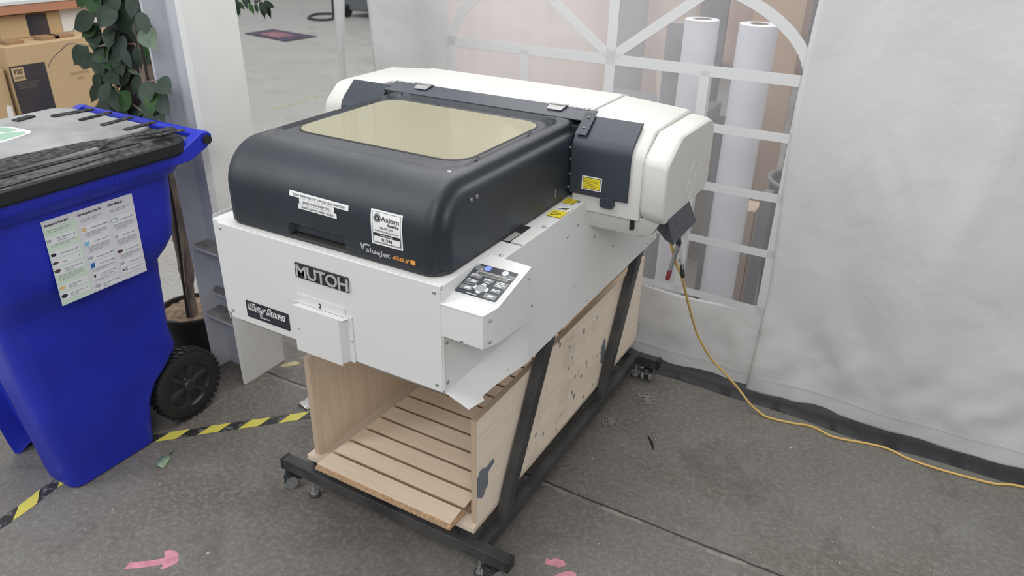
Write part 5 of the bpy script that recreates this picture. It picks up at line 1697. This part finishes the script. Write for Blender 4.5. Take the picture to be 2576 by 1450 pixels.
LV = [(-1.91, 0.589, 1.331, -2.014, 0.561, 1.277, 0.8, 0), (-1.937, 0.604, 1.294, -1.978, 0.574, 1.256, 0.8, 2), (-1.916, 0.635, 1.374, -1.997, 0.632, 1.328, 0.8, 2), (-1.728, 0.562, 1.364, -1.768, 0.52, 1.315, 0.7, 1), (-1.849, 0.591, 1.297, -1.809, 0.579, 1.262, 0.9, 0), (-1.481, 0.47, 1.344, -1.396, 0.446, 1.291, 0.75, 3), (-2.107, 0.66, 1.194, -2.209, 0.637, 1.106, 0.8, 1), (-2.033, 0.637, 1.164, -2.137, 0.629, 1.127, 0.7, 0), (-2.014, 0.636, 1.2, -1.876, 0.593, 1.16, 0.8, 1), (-1.958, 0.623, 1.134, -1.838, 0.586, 1.09, 0.8, 0), (-1.992, 0.641, 1.097, -2.12, 0.637, 1.011, 0.8, 0), (-1.964, 0.651, 1.047, -2.076, 0.621, 0.989, 0.8, 1), (-1.805, 0.596, 1.07, -1.891, 0.595, 0.981, 0.7, 2), (-1.874, 0.664, 1.177, -1.782, 0.64, 1.131, 0.6, 3), (-1.489, 0.47, 1.174, -1.479, 0.426, 1.101, 0.8, 1), (-1.465, 0.47, 1.147, -1.455, 0.424, 1.076, 0.7, 2), (-1.451, 0.47, 1.179, -1.331, 0.43, 1.15, 0.7, 1), (-1.464, 0.47, 1.137, -1.354, 0.423, 1.065, 0.7, 1), (-1.481, 0.47, 1.388, -1.443, 0.465, 1.328, 0.7, 1), (-1.989, 0.576, 1.013, -1.9, 0.565, 0.934, 0.7, 0), (-1.942, 0.676, 1.305, -1.847, 0.654, 1.246, 0.8, 0), (-1.975, 0.635, 1.256, -1.925, 0.62, 1.197, 0.7, 2), (-2.009, 0.621, 1.196, -1.953, 0.602, 1.108, 0.7, 0), (-1.484, 0.47, 1.115, -1.421, 0.441, 1.055, 0.7, 0), (-1.934, 0.63, 0.985, -1.833, 0.585, 0.951, 0.7, 0), (-1.976, 0.642, 1.394, -1.883, 0.595, 1.346, 0.8, 2), (-1.922, 0.663, 1.396, -1.833, 0.613, 1.357, 0.8, 1), (-1.778, 0.641, 1.413, -1.811, 0.632, 1.334, 0.8, 1), (-1.799, 0.663, 1.368, -1.693, 0.615, 1.321, 0.7, 1), (-1.88, 0.669, 1.333, -1.794, 0.64, 1.267, 0.8, 0), (-1.988, 0.646, 1.174, -2.056, 0.635, 1.097, 0.8, 0), (-1.941, 0.66, 1.243, -1.963, 0.631, 1.166, 0.7, 2), (-1.788, 0.594, 1.234, -1.756, 0.591, 1.166, 0.6, 1), (-1.901, 0.662, 1.275, -1.784, 0.613, 1.235, 0.8, 0), (-1.874, 0.571, 1.099, -1.895, 0.531, 1.034, 0.7, 0), (-2.002, 0.609, 0.987, -1.925, 0.602, 0.947, 0.8, 0), (-1.802, 0.595, 1.373, -1.834, 0.557, 1.306, 0.9, 0), (-1.798, 0.665, 1.284, -1.843, 0.663, 1.212, 0.8, 1), (-1.832, 0.634, 1.146, -1.917, 0.631, 1.084, 0.8, 0), (-2.065, 0.646, 1.056, -2.108, 0.63, 0.992, 0.7, 0), (-1.902, 0.666, 1.017, -1.806, 0.617, 0.97, 0.7, 1), (-1.58, 0.50, 1.062, -1.50, 0.46, 1.01, 0.7, 1), (-1.97, 0.597, 1.117, -2.0, 0.593, 1.05, 0.8, 0), (-1.988, 0.632, 1.406, -2.056, 0.63, 1.352, 0.8, 2), (-1.648, 0.584, 1.42, -1.657, 0.563, 1.351, 0.8, 1)]
rnd = random.Random(11)
for k in range(100):
    x = rnd.uniform(-2.0, -1.68); z = rnd.uniform(0.98, 1.45); y = rnd.uniform(0.60, 0.75)
    a = rnd.uniform(-2.4, -0.7); L = rnd.uniform(0.06, 0.095)
    LV.append((x, y, z, x + L * math.cos(a), y - rnd.uniform(-0.02, 0.04), z + L * math.sin(a), rnd.uniform(0.6, 0.85), rnd.choice([0, 0, 0, 1, 1, 2])))
for k in range(110):
    x = rnd.uniform(-2.15, -1.45); z = rnd.uniform(1.42, 1.95); y = rnd.uniform(0.50, 0.85)
    a = rnd.uniform(-2.6, -0.5); L = rnd.uniform(0.06, 0.095)
    LV.append((x, y, z, x + L * math.cos(a), y - rnd.uniform(-0.03, 0.04), z + L * math.sin(a), rnd.uniform(0.6, 0.85), rnd.choice([0, 0, 1, 1, 2])))
for k in range(26):                                             # small sprays reaching out behind the column
    x = rnd.uniform(-1.68, -1.46); z = rnd.uniform(1.335, 1.42) ; y = rnd.uniform(0.95, 1.03)
    if z < 1.35 + (x + 1.62) * 0.3: z = 1.37
    a = rnd.uniform(-1.2, 0.1); L = rnd.uniform(0.035, 0.055)
    LV.append((x, y, z, x + L * math.cos(a), y - 0.01, z + L * math.sin(a), 0.45, rnd.choice([0, 1, 2])))
mb = MB()
for bx, by, bz, tx, ty, tz, w, ci in LV:
    b = Vector((bx, by, bz)); t = Vector((tx, ty, tz)); d = t - b; L = d.length
    L = min(L * 1.2, 0.125)
    d.normalize()
    side = d.cross(Vector((0.45 + rnd.uniform(-.25, .25), -0.80, 0.35 + rnd.uniform(-.25, .25)))).normalized(); nn_ = side.cross(d)
    hw = L * w * 0.375
    shape = [(0.0, 0.0), (0.08, 0.55), (0.22, 0.92), (0.40, 1.0), (0.58, 0.86), (0.72, 0.56), (0.82, 0.24), (0.89, 0.08), (1.0, 0.015)]
    vs = []; curl = rnd.uniform(0.02, 0.09)
    for s_, ww in shape:
        c = b + d * (L * s_) + nn_ * (-curl * L * 4 * (s_ - 0.5) ** 2)
        vs += [c + side * hw * ww - nn_ * (0.12 * hw * ww) * -1, c, c - side * hw * ww + nn_ * (0.12 * hw * ww)]
    fs = []
    for k in range(len(shape) - 1):
        fs += [(3 * k, 3 * k + 1, 3 * k + 4, 3 * k + 3), (3 * k + 1, 3 * k + 2, 3 * k + 5, 3 * k + 4)]
    mb.add(vs, fs, ci)
mb.build('foliage', ['leaf0', 'leaf1', 'leaf2', 'leaf3'], fc, smooth=60, fixn=False)

# ================================================================== floor tape, arrow, litter
def tape(name, P, w, pitch, label, mt_='tape', cat='tape', group=None, uoff=0.0):
    P = smooth_path([(x, y, 0.0009) for x, y in P], 10)
    mb = MB(); vs = []; fs = []; us = []; L = 0
    rr = random.Random(len(P))
    for i, p in enumerate(P):
        t = (P[min(i + 1, len(P) - 1)] - P[max(i - 1, 0)]).normalized(); n_ = Vector((-t.y, t.x, 0))
        if i: L += (p - P[i - 1]).length
        j1, j2 = rr.uniform(-.0015, .0015), rr.uniform(-.0015, .0015)
        vs += [p - n_ * (w / 2 + j1), p + n_ * (w / 2 + j2)]; us += [(uoff + L / pitch, 0), (uoff + L / pitch, 1)]
    for i in range(len(P) - 1): fs.append((2 * i, 2 * i + 2, 2 * i + 3, 2 * i + 1))
    mb.add(vs, fs)
    o = mb.build(name, mt_, None, fixn=False)
    uvl = o.data.uv_layers.new(name='UVMap')
    for lp in o.data.loops: uvl.data[lp.index].uv = us[lp.vertex_index]
    return tag(o, label, cat, group)


tape('hazard_tape', [(-0.950, 0.487), (-1.06, 0.372), (-1.19, 0.240), (-1.33, 0.090)], 0.044, 0.140, 'yellow and black striped floor tape running from the tray to the bin wheel', uoff=-0.02)
tape('hazard_tape', [(-1.398, -0.17), (-1.395, -0.25), (-1.378, -0.34), (-1.368, -0.45), (-1.36, -0.62)], 0.044, 0.16, 'yellow and black striped floor tape sticking out from under the front of the bin', uoff=0.45)


def flatpoly(name, pts, mt_, label, cat, z=0.001, group=None, curl=0.0):
    mb = MB(); n = len(pts)
    mb.add([(x, y, z + (curl * math.sin(k * 2.1) if curl else 0)) for k, (x, y) in enumerate(pts)] + [(x, y, 0.0001) for x, y in pts], [tuple(range(n))] + [(k, k + n, (k + 1) % n + n, (k + 1) % n) for k in range(n)])
    return tag(mb.build(name, mt_, None), label, cat, group)


flatpoly('floor_arrow', [(-0.893, -0.334), (-0.901, -0.310), (-0.890, -0.302), (-0.865, -0.283), (-0.830, -0.252), (-0.834, -0.244), (-0.851, -0.234), (-0.847, -0.224), (-0.836, -0.217), (-0.824, -0.215), (-0.808, -0.217), (-0.797, -0.227), (-0.786, -0.234), (-0.783, -0.242), (-0.788, -0.256), (-0.793, -0.270), (-0.800, -0.281), (-0.807, -0.281), (-0.809, -0.270), (-0.816, -0.268), (-0.837, -0.289), (-0.862, -0.312)],
         'pink', 'pink tape arrow stuck on the concrete at the bottom left', 'arrow')
flatpoly('tape_scrap', [(0.133, 0.298), (0.127, 0.316), (0.132, 0.322), (0.140, 0.318), (0.148, 0.333), (0.176, 0.338), (0.187, 0.328), (0.183, 0.316), (0.172, 0.306), (0.161, 0.307)], 'pink', 'pink tape scrap, nearer to the printer stand of the two', 'tape', group='pink tape scraps')
flatpoly('tape_scrap', [(0.170, 0.262), (0.183, 0.285), (0.196, 0.303), (0.214, 0.316), (0.230, 0.312), (0.233, 0.296), (0.222, 0.276), (0.200, 0.250)], 'pink', 'pink tape scrap cut by the bottom edge of the picture', 'tape', group='pink tape scraps')
mb = MB()
lf_ = [(-1.190, 0.000), (-1.200, 0.012), (-1.212, 0.032), (-1.216, 0.052), (-1.209, 0.062), (-1.203, 0.080), (-1.200, 0.066), (-1.192, 0.060), (-1.180, 0.045), (-1.170, 0.028), (-1.164, 0.012), (-1.166, 0.004), (-1.176, 0.002)]
mb.add([(x, y, 0.0035 + 0.0015 * math.sin(k * 1.7)) for k, (x, y) in enumerate(lf_)] + [(-1.192, 0.034, 0.0055)], [(k, (k + 1) % len(lf_), len(lf_)) for k in range(len(lf_))])
tag(mb.build('fallen_leaf', mat('faded_green_leaf', (0.26, 0.36, 0.24), 0.6, var=0.3, vscale=60), smooth=60, fixn=False, solid=0.0008), 'single dry green leaf lying on the floor in front of the bin wheel', 'leaf')
mb = MB(); mb.loft([[(0.178, 1.020, 0.001), (0.183, 1.022, 0.001), (0.182, 1.020, 0.004)], [(0.196, 0.995, 0.001), (0.206, 0.999, 0.001), (0.202, 0.998, 0.007)], [(0.212, 0.972, 0.001), (0.221, 0.975, 0.001), (0.216, 0.974, 0.005)], [(0.225, 0.955, 0.001), (0.228, 0.956, 0.001), (0.226, 0.956, 0.002)]])
tag(mb.build('wood_splinter', 'bark_d'), 'dark wood splinter lying on the open floor', 'splinter')


def lint(cx, cy, r, label, seed):
    rr = random.Random(seed); mb = MB()
    for k in range(46):
        a = rr.uniform(0, 6.28); p = Vector((cx + rr.gauss(0, r * .3), cy + rr.gauss(0, r * .5), 0.002))
        P = [p]
        for j in range(5):
            a += rr.uniform(-1.2, 1.2); p = p + Vector((math.cos(a), math.sin(a), 0)) * r * 0.16; P.append(Vector((p.x, p.y, rr.uniform(0.0015, 0.006))))
        mb.tube(P, 0.0016, 5)
    tag(mb.build('lint_tuft', 'lint', smooth=60), label, 'lint', 'lint tufts on the floor')


lint(0.092, 1.24, 0.035, 'grey lint tuft beside the back castor of the stand', 1)
lint(0.030, 1.03, 0.022, 'grey lint tuft lying beside the bottom rail of the stand', 2)
mb = MB(); rr = random.Random(5); vs = []; fs = []
for j in range(7):
    for i in range(7): vs.append((-1.035 + i * 0.009 + rr.uniform(-.003, .003), 0.50 + j * 0.012 + rr.uniform(-.003, .003), 0.003 + rr.uniform(0, 0.016) * (0 < i < 6)))
for j in range(6):
    for i in range(6): fs.append((j * 7 + i, j * 7 + i + 1, j * 7 + i + 8, j * 7 + i + 7))
mb.add(vs, fs)
tag(mb.build('plastic_film', 'film', fixn=False), 'crumpled scrap of clear film on the floor left of the tray', 'film')
# paint flakes and crumbs: past counting
mb = MB(); rr = random.Random(21)
for k in range(420):
    x = rr.uniform(-1.2, 1.6); y = rr.uniform(-0.6, 1.3); s_ = rr.choice([0.0012, 0.0015, 0.002, 0.0035]) * rr.uniform(0.7, 1.3)
    n = rr.randint(4, 6); a0 = rr.uniform(0, 6)
    pts = [(x + s_ * rr.uniform(.5, 1.3) * math.cos(a0 + 6.283 * i / n), y + s_ * rr.uniform(.5, 1.3) * math.sin(a0 + 6.283 * i / n)) for i in range(n)]
    mb.add([(a, b, 0.0012) for a, b in pts] + [(x, y, 0.0022)], [(i, (i + 1) % n, n) for i in range(n)])
tag(mb.build('floor_crumbs', mat('pale_crumbs', (0.35, 0.34, 0.31), 0.8), fixn=False), 'pale paint crumbs and grit scattered over the concrete', 'crumbs', kind='stuff')

for k, (x, y, r) in enumerate(((-4.49, 3.815, 0.06), (-4.498, 3.959, 0.05), (-4.503, 4.11, 0.05), (-4.52, 4.278, 0.08), (-4.523, 4.421, 0.05), (-1.262, 0.70, 0.03))):
    pts = [(x - 0.03, y - r), (x - 0.012, y - r * 1.1), (x + 0.02, y + r * 0.2), (x + 0.03, y + r), (x, y + r * 0.9), (x - 0.025, y)]
    flatpoly('tape_remnant', pts, 'tape_y', 'worn yellow tape remnant right behind the white column' if k == 5 else 'worn yellow tape remnant on the far floor, ' + ('leftmost of its row of five', 'second from left of five', 'middle one of five', 'fourth and longest of five', 'rightmost of five')[min(k, 4)], 'tape', group=None if k == 5 else 'yellow tape remnants on the far floor')
for k, (x, y) in enumerate(((-5.50, 6.33), (-5.36, 6.46))):
    flatpoly('tape_remnant', [(x - .04, y - .05), (x + .03, y - .04), (x + .05, y + .05), (x - .02, y + .06)], 'tape_y', 'worn yellow tape remnant by the tent doorway, ' + ('left one of the two', 'right one of the two')[k], 'tape', group='yellow tape remnants by the doorway')

# ================================================================== hall beyond
mt_ = thing('floor_mat', 'dark purple doormat with a pink centre far across the hall floor', 'mat', (-7.55, 6.9, 0))
mb = MB(); mb.prism([(-8.06, 6.72), (-7.11, 6.56), (-7.06, 7.12), (-8.03, 7.24)], 'z', 0.0, 0.012)
mb.build('mat_body', mat('dark_purple_mat', (0.06, 0.045, 0.075), 0.8), mt_, bevel=0.003)
mb = MB(); mb.prism([(-7.86, 6.80), (-7.40, 6.72), (-7.36, 6.99), (-7.80, 7.08)], 'z', 0.012, 0.0135)
mb.build('mat_print', mat('dull_pink_print', (0.36, 0.16, 0.21), 0.8, var=0.5, vscale=12), mt_)
mb = MB()
mb.tube(smooth_path([(-8.20, 8.78, 1.6), (-8.20, 8.76, 0.7), (-8.20, 8.75, 0.25), (-8.15, 8.68, 0.03), (-8.04, 8.48, 0.02), (-8.16, 8.33, 0.02), (-8.40, 8.38, 0.02), (-8.55, 8.56, 0.02), (-8.66, 8.85, 0.02), (-8.45, 9.05, 0.02), (-8.22, 8.90, 0.02)], 8), 0.018, 8)
tag(mb.build('hose', 'cable', smooth=60), 'dark hose looped on the far hall floor', 'hose')
mc = thing('wheeled_machine', 'dark wheeled machine far off, seen beside the tent doorway', 'machine', (-7.9, 9.3, 0))
mb = MB(); mb.prism([(-8.25, 8.95), (-7.45, 9.15), (-7.45, 9.9), (-8.25, 9.7)], 'z', 0.10, 0.55)
mb.build('machine_body', 'grey_cab', mc, bevel=0.03)
mb = MB(); mb.prism([(-8.15, 8.95), (-7.55, 9.10), (-7.55, 9.6), (-8.15, 9.5)], 'z', 0.55, 0.95)
mb.build('machine_hood', mat('dull_purple_paint', (0.12, 0.10, 0.16), 0.5), mc, bevel=0.04)
for x, y in ((-8.1, 8.98), (-7.6, 9.12), (-7.5, 9.8)):
    mb = MB(); mb.lathe([(0.0002, -0.03), (0.09, -0.03), (0.10, -0.02), (0.10, 0.02), (0.09, 0.03), (0.0002, 0.03)], (x, y, 0.10), 'x', 20)
    mb.build('wheel', 'dark', mc, smooth=35)
# hanging fabric strip at the doorway
mb = MB(); vs = []; fs = []
for j in range(41):
    z = lerp(0.0, 2.4, j / 40); w = 0.052 + 0.045 * sstep(1.0, 1.6, z)
    for i in range(7):
        vs.append((-1.685 + w * i / 6 + 0.004 * math.sin(z * 5), 1.60 + 0.012 * math.sin(i * 1.3 + z * 2), z))
for j in range(40):
    for i in range(6):
        a = j * 7 + i; fs.append((a, a + 1, a + 8, a + 7))
mb.add(vs, fs)
tag(mb.build('tent_flap', 'tent', smooth=60, fixn=False, solid=0.002), 'narrow white fabric strip hanging in the tent doorway', 'flap')

# workbench, boxes ------------------------------------------------------------
bx = thing('cardboard_box', 'large brown cardboard box with a dark printed panel, behind the bin', 'box', (-3.55, 1.3, 0.0))
mb = MB(); mb.box(-3.85, -3.3, 0.972, 1.78, 0.0, 1.033)
mb.build('carton', 'kraft', bx, bevel=0.004)
mb = MB(); mb.box(-3.302, -3.2985, 0.968, 1.150, 0.42, 0.940)
bp_ = mb.build('printed_panel', 'box_print', bx)
mb = MB(); mb.box(-3.2985, -3.2975, 0.975, 1.035, 0.866, 0.932)
mb.text('F20', 0.030, (-3.2970, 0.985, 0.902), (0, 1, 0), (0, 0, 1), 1, width=0.040, bold=0.001)
mb.text('LIMITED', 0.016, (-3.2970, 0.982, 0.876), (0, 1, 0), (0, 0, 1), 1, width=0.046)
for k in range(3): mb.box(-3.2985, -3.2978, 0.985, 1.10 - k * 0.012, 0.850 - k * 0.012, 0.854 - k * 0.012, 2)
mb.build('panel_lettering', ['kraft', 'ink', 'dark_brown'], bp_)
mb = MB(); mb.text('INDUSTRIAL', 0.022, (-3.2980, 1.27, 0.850), (0, 1, 0), (0, 0, 1), width=0.11)
mb.text('BOX', 0.02, (-3.2980, 1.305, 0.822), (0, 1, 0), (0, 0, 1), width=0.04)
mb.build('faint_lettering', mat('faint_brown_print', (0.40, 0.27, 0.14), 0.8), bx)
mb = MB(); mb.box(-3.32, -3.2975, 1.19, 1.46, 0.60, 0.604)
for a, b in ((1.02, 1.11), (1.20, 1.30), (1.27, 1.38)):
    mb = MB(); mb.box(-3.44, -3.36, a, b, 1.033, 1.050)
    mb.build('flap_tab', 'kraft2', bx, bevel=0.002)
b2 = thing('cardboard_box', 'narrow brown carton with a torn pale strip, left of the large printed box', 'box', (-3.5, 0.8, 0.0))
mb = MB(); mb.box(-3.80, -3.33, 0.72, 0.955, 0.0, 0.93)
mb.build('carton', 'kraft', b2, bevel=0.004)
mb = MB(); mb.prism([(0.912, 0.40), (0.946, 0.40), (0.944, 0.74), (0.928, 0.755), (0.916, 0.735)], 'x', -3.331, -3.3285)
mb.build('torn_paper', 'label_white', b2)
b3 = thing('cardboard_box', 'dark brown flat carton standing leftmost, half cut by the picture edge', 'box', (-3.5, 0.5, 0.0))
mb = MB(); mb.box(-3.75, -3.30, 0.30, 0.685, 0.0, 0.90)
mb.build('carton', 'kraft2', b3, bevel=0.004)
# things between the big box and the worktop
b4 = thing('cardboard_box', 'small cardboard box with a black front panel, standing on the large printed box', 'box', (-3.6, 1.2, 1.0335))
mb = MB(); mb.box(-3.80, -3.52, 1.08, 1.42, 1.034, 1.150)
mb.build('carton', 'kraft', b4, bevel=0.003)
mb = MB(); mb.box(-3.522, -3.517, 1.235, 1.345, 1.040, 1.146)
mb.build('front_panel', 'box_print', b4)
tag(MB().box(-3.56, -3.535, 1.43, 1.80, 1.034, 1.152).build('foam_board', 'board', bevel=0.002), 'white board under the worktop beside the small black-fronted box', 'board')
mb = MB(); mb.loft([[(-3.5 + 0.09 * math.cos(a) * k_ - 0.12, 1.0 + 0.060 * math.sin(a) * k_, z) for a in [2 * PI * i / 16 for i in range(16)]] for k_, z in ((0.8, 1.034), (1.0, 1.06), (1.05, 1.10), (0.8, 1.14), (0.3, 1.155))])
tag(mb.build('cloth_bundle', 'magenta', smooth=60), 'pink and purple cloth bundle at the left picture edge under the worktop', 'cloth')
wb = thing('workbench', 'long workbench with a white top and terracotta front edge, top left', 'workbench', (-4.0, 1.3, 0.0))
mb = MB(); mb.box(-4.7, -3.465, 0.2, 2.6, 1.205, 1.225)
mb.build('worktop', 'white_top', wb, bevel=0.003)
mb = MB(); mb.box(-3.50, -3.47, 0.2, 2.6, 1.160, 1.204)
mb.build('edge_board', 'counter', wb, bevel=0.002)
for y in (0.25, 2.5):
    for x in (-4.6, -3.95):
        mb = MB(); mb.box(x, x + 0.06, y, y + 0.06, 0, 1.204)
        mb.build('leg', 'kraft2', wb, bevel=0.002)
tag(MB().tube([(-3.62, 1.66, 1.2255), (-3.62, 1.66, 1.30)], 0.035, 20).build('jar', 'dark', smooth=50, bevel=0.003), 'small dark jar standing on the white worktop', 'jar')

# behind the tent window -------------------------------------------------------
def vroll(x, y, r, h, label):
    t = thing('vinyl_roll', label, 'roll', (x, y, 0), group=None)
    mb = MB(); mb.lathe([(0.036, 0), (r, 0), (r, h), (r - 0.002, h + 0.001), (0.036, h + 0.001), (0.036, 0)], (x, y, 0), 'z', 40)
    mb.build('roll_sheet', 'roll', t, smooth=35)
    mb = MB(); mb.lathe([(0.031, 0), (0.036, 0), (0.036, h + 0.002), (0.031, h + 0.002), (0.031, 0.3), (0.0002, 0.3), (0.0002, 0.0)], (x, y, 0), 'z', 30)
    mb.build('roll_core', 'roll_core', t, smooth=35)


vroll(-0.062, 1.88, 0.066, 1.335, 'white vinyl roll standing upright behind the tent window, left of the two')
vroll(0.155, 1.88, 0.072, 1.335, 'white vinyl roll standing upright behind the tent window, right of the two')
tag(MB().box(0.105, 0.225, 2.06, 2.20, 0, 0.54).build('cardboard_box', 'tan', bevel=0.003), 'narrow tan carton standing behind the right vinyl roll', 'box')
tc = thing('trash_can', 'round dark grey trash can behind the lower right of the tent window', 'trash can', (0.385, 2.42, 0))
mb = MB(); mb.lathe([(0.14, 0.0), (0.180, 0.57), (0.184, 0.60), (0.170, 0.60), (0.13, 0.02), (0.0002, 0.02), (0.0002, 0.0)], (0.385, 2.42, 0), 'z', 36)
mb.build('can_body', 'trash', tc, smooth=35)
mb = MB(); mb.tube([(0.385 + 0.186 * math.cos(2 * PI * k / 40), 2.42 + 0.186 * math.sin(2 * PI * k / 40), 0.605) for k in range(41)], 0.011, 8, caps=False)
mb.build('can_rim', mat('scuffed_can_rim', (0.16, 0.16, 0.16), 0.5), tc, smooth=60)
bk = thing('bucket', 'off-white plastic bucket on a grey cabinet behind the tent window', 'bucket', (-0.40, 2.75, 0.78))
mb = MB(); mb.lathe([(0.095, 0.0), (0.125, 0.20), (0.130, 0.205), (0.130, 0.215), (0.120, 0.215), (0.09, 0.01), (0.0002, 0.01), (0.0002, 0.0)], (-0.40, 2.75, 0.7815), 'z', 32)
mb.build('bucket_body', 'bucket', bk, smooth=35)
ca = thing('cabinet', 'low blue-grey cabinet behind the tent window', 'cabinet', (-0.5, 2.8, 0))
mb = MB(); mb.box(-0.86, -0.22, 2.55, 3.0, 0, 0.78)
mb.build('cabinet_body', 'grey_cab', ca, bevel=0.004)
for x in (-0.85, -0.535):
    mb = MB(); mb.box(x, x + 0.305, 2.535, 2.549, 0.06, 0.76)
    dd_ = mb.build('cabinet_door', 'grey_cab', ca, bevel=0.003)
    mb = MB(); mb.box(x + 0.14, x + 0.16, 2.522, 2.535, 0.5, 0.6); mb.build('handle', 'steel', dd_, bevel=0.002)
for nm, a, lab in (('storage_panel', (-0.92, -0.74, 3.10, 3.14, 0, 1.5, 'grey_cab'), 'tall dark grey panel behind the tent window, left of the left vinyl roll'),
                   ('storage_panel', (-0.42, -0.27, 3.05, 3.08, 0, 1.7, 'grey_cab'), 'tall dark grey panel between the two vinyl rolls'),
                   ('storage_panel', (0.18, 0.40, 2.85, 2.9, 0.42, 1.6, 'grey_cab'), 'blue-grey panel behind the right side of the tent window arch'),
                   ('storage_panel', (-0.16, 0.10, 3.15, 3.18, 0, 1.7, 'tan'), 'tan board behind the right vinyl roll'),
                   ('storage_panel', (-0.20, 0.06, 2.62, 2.66, 0, 0.74, 'dark_brown'), 'low dark brown panel behind the left vinyl roll'),
                   ('storage_panel', (0.245, 0.285, 2.02, 2.10, 0, 0.64, 'grey_cab'), 'low dark grey panel end beside the narrow tan carton'),
                   ('storage_panel', (-0.235, -0.165, 1.98, 2.02, 0, 1.3, 'grey_cab'), 'narrow dark upright left of the left vinyl roll'),
                   ('storage_panel', (0.025, 0.075, 2.00, 2.04, 0, 0.95, 'grey_cab'), 'narrow dark upright between the bases of the two vinyl rolls')):
    tag(MB().box(*a[:6]).build(nm, a[6], bevel=0.003), lab, 'panel')
mb = MB(); vs = []; fs = []
nx = 160
for j in range(21):
    for i in range(nx + 1):
        x = lerp(-2.42, -0.55, i / nx); z = lerp(0.02, 2.2, j / 20)
        vs.append((x, 3.35 + 0.05 * math.sin(x * 11 + 0.8 * math.sin(x * 3)) + 0.02 * math.sin(x * 29 + z), z))
for j in range(20):
    for i in range(nx):
        a = j * (nx + 1) + i; fs.append((a, a + 1, a + nx + 2, a + nx + 1))
mb.add(vs, fs)
tag(mb.build('cloth_drape', 'beige_cloth', smooth=60, fixn=False, solid=0.003), 'long pale pink-beige cloth hanging behind the left half of the tent window', 'drape')
mb = MB(); vs = []; fs = []
for j in range(21):
    for i in range(81):
        x = lerp(-0.55, 1.6, i / 80); z = lerp(0.85, 2.2, j / 20)
        vs.append((x, 3.45 + 0.05 * math.sin(x * 13) + 0.02 * math.sin(x * 31 + z), z))
for j in range(20):
    for i in range(80):
        a = j * 81 + i; fs.append((a, a + 1, a + 82, a + 81))
mb.add(vs, fs)
tag(mb.build('cloth_drape', 'beige_cloth', smooth=60, fixn=False, solid=0.003), 'shorter pale beige cloth hanging behind the right half of the tent window', 'drape')
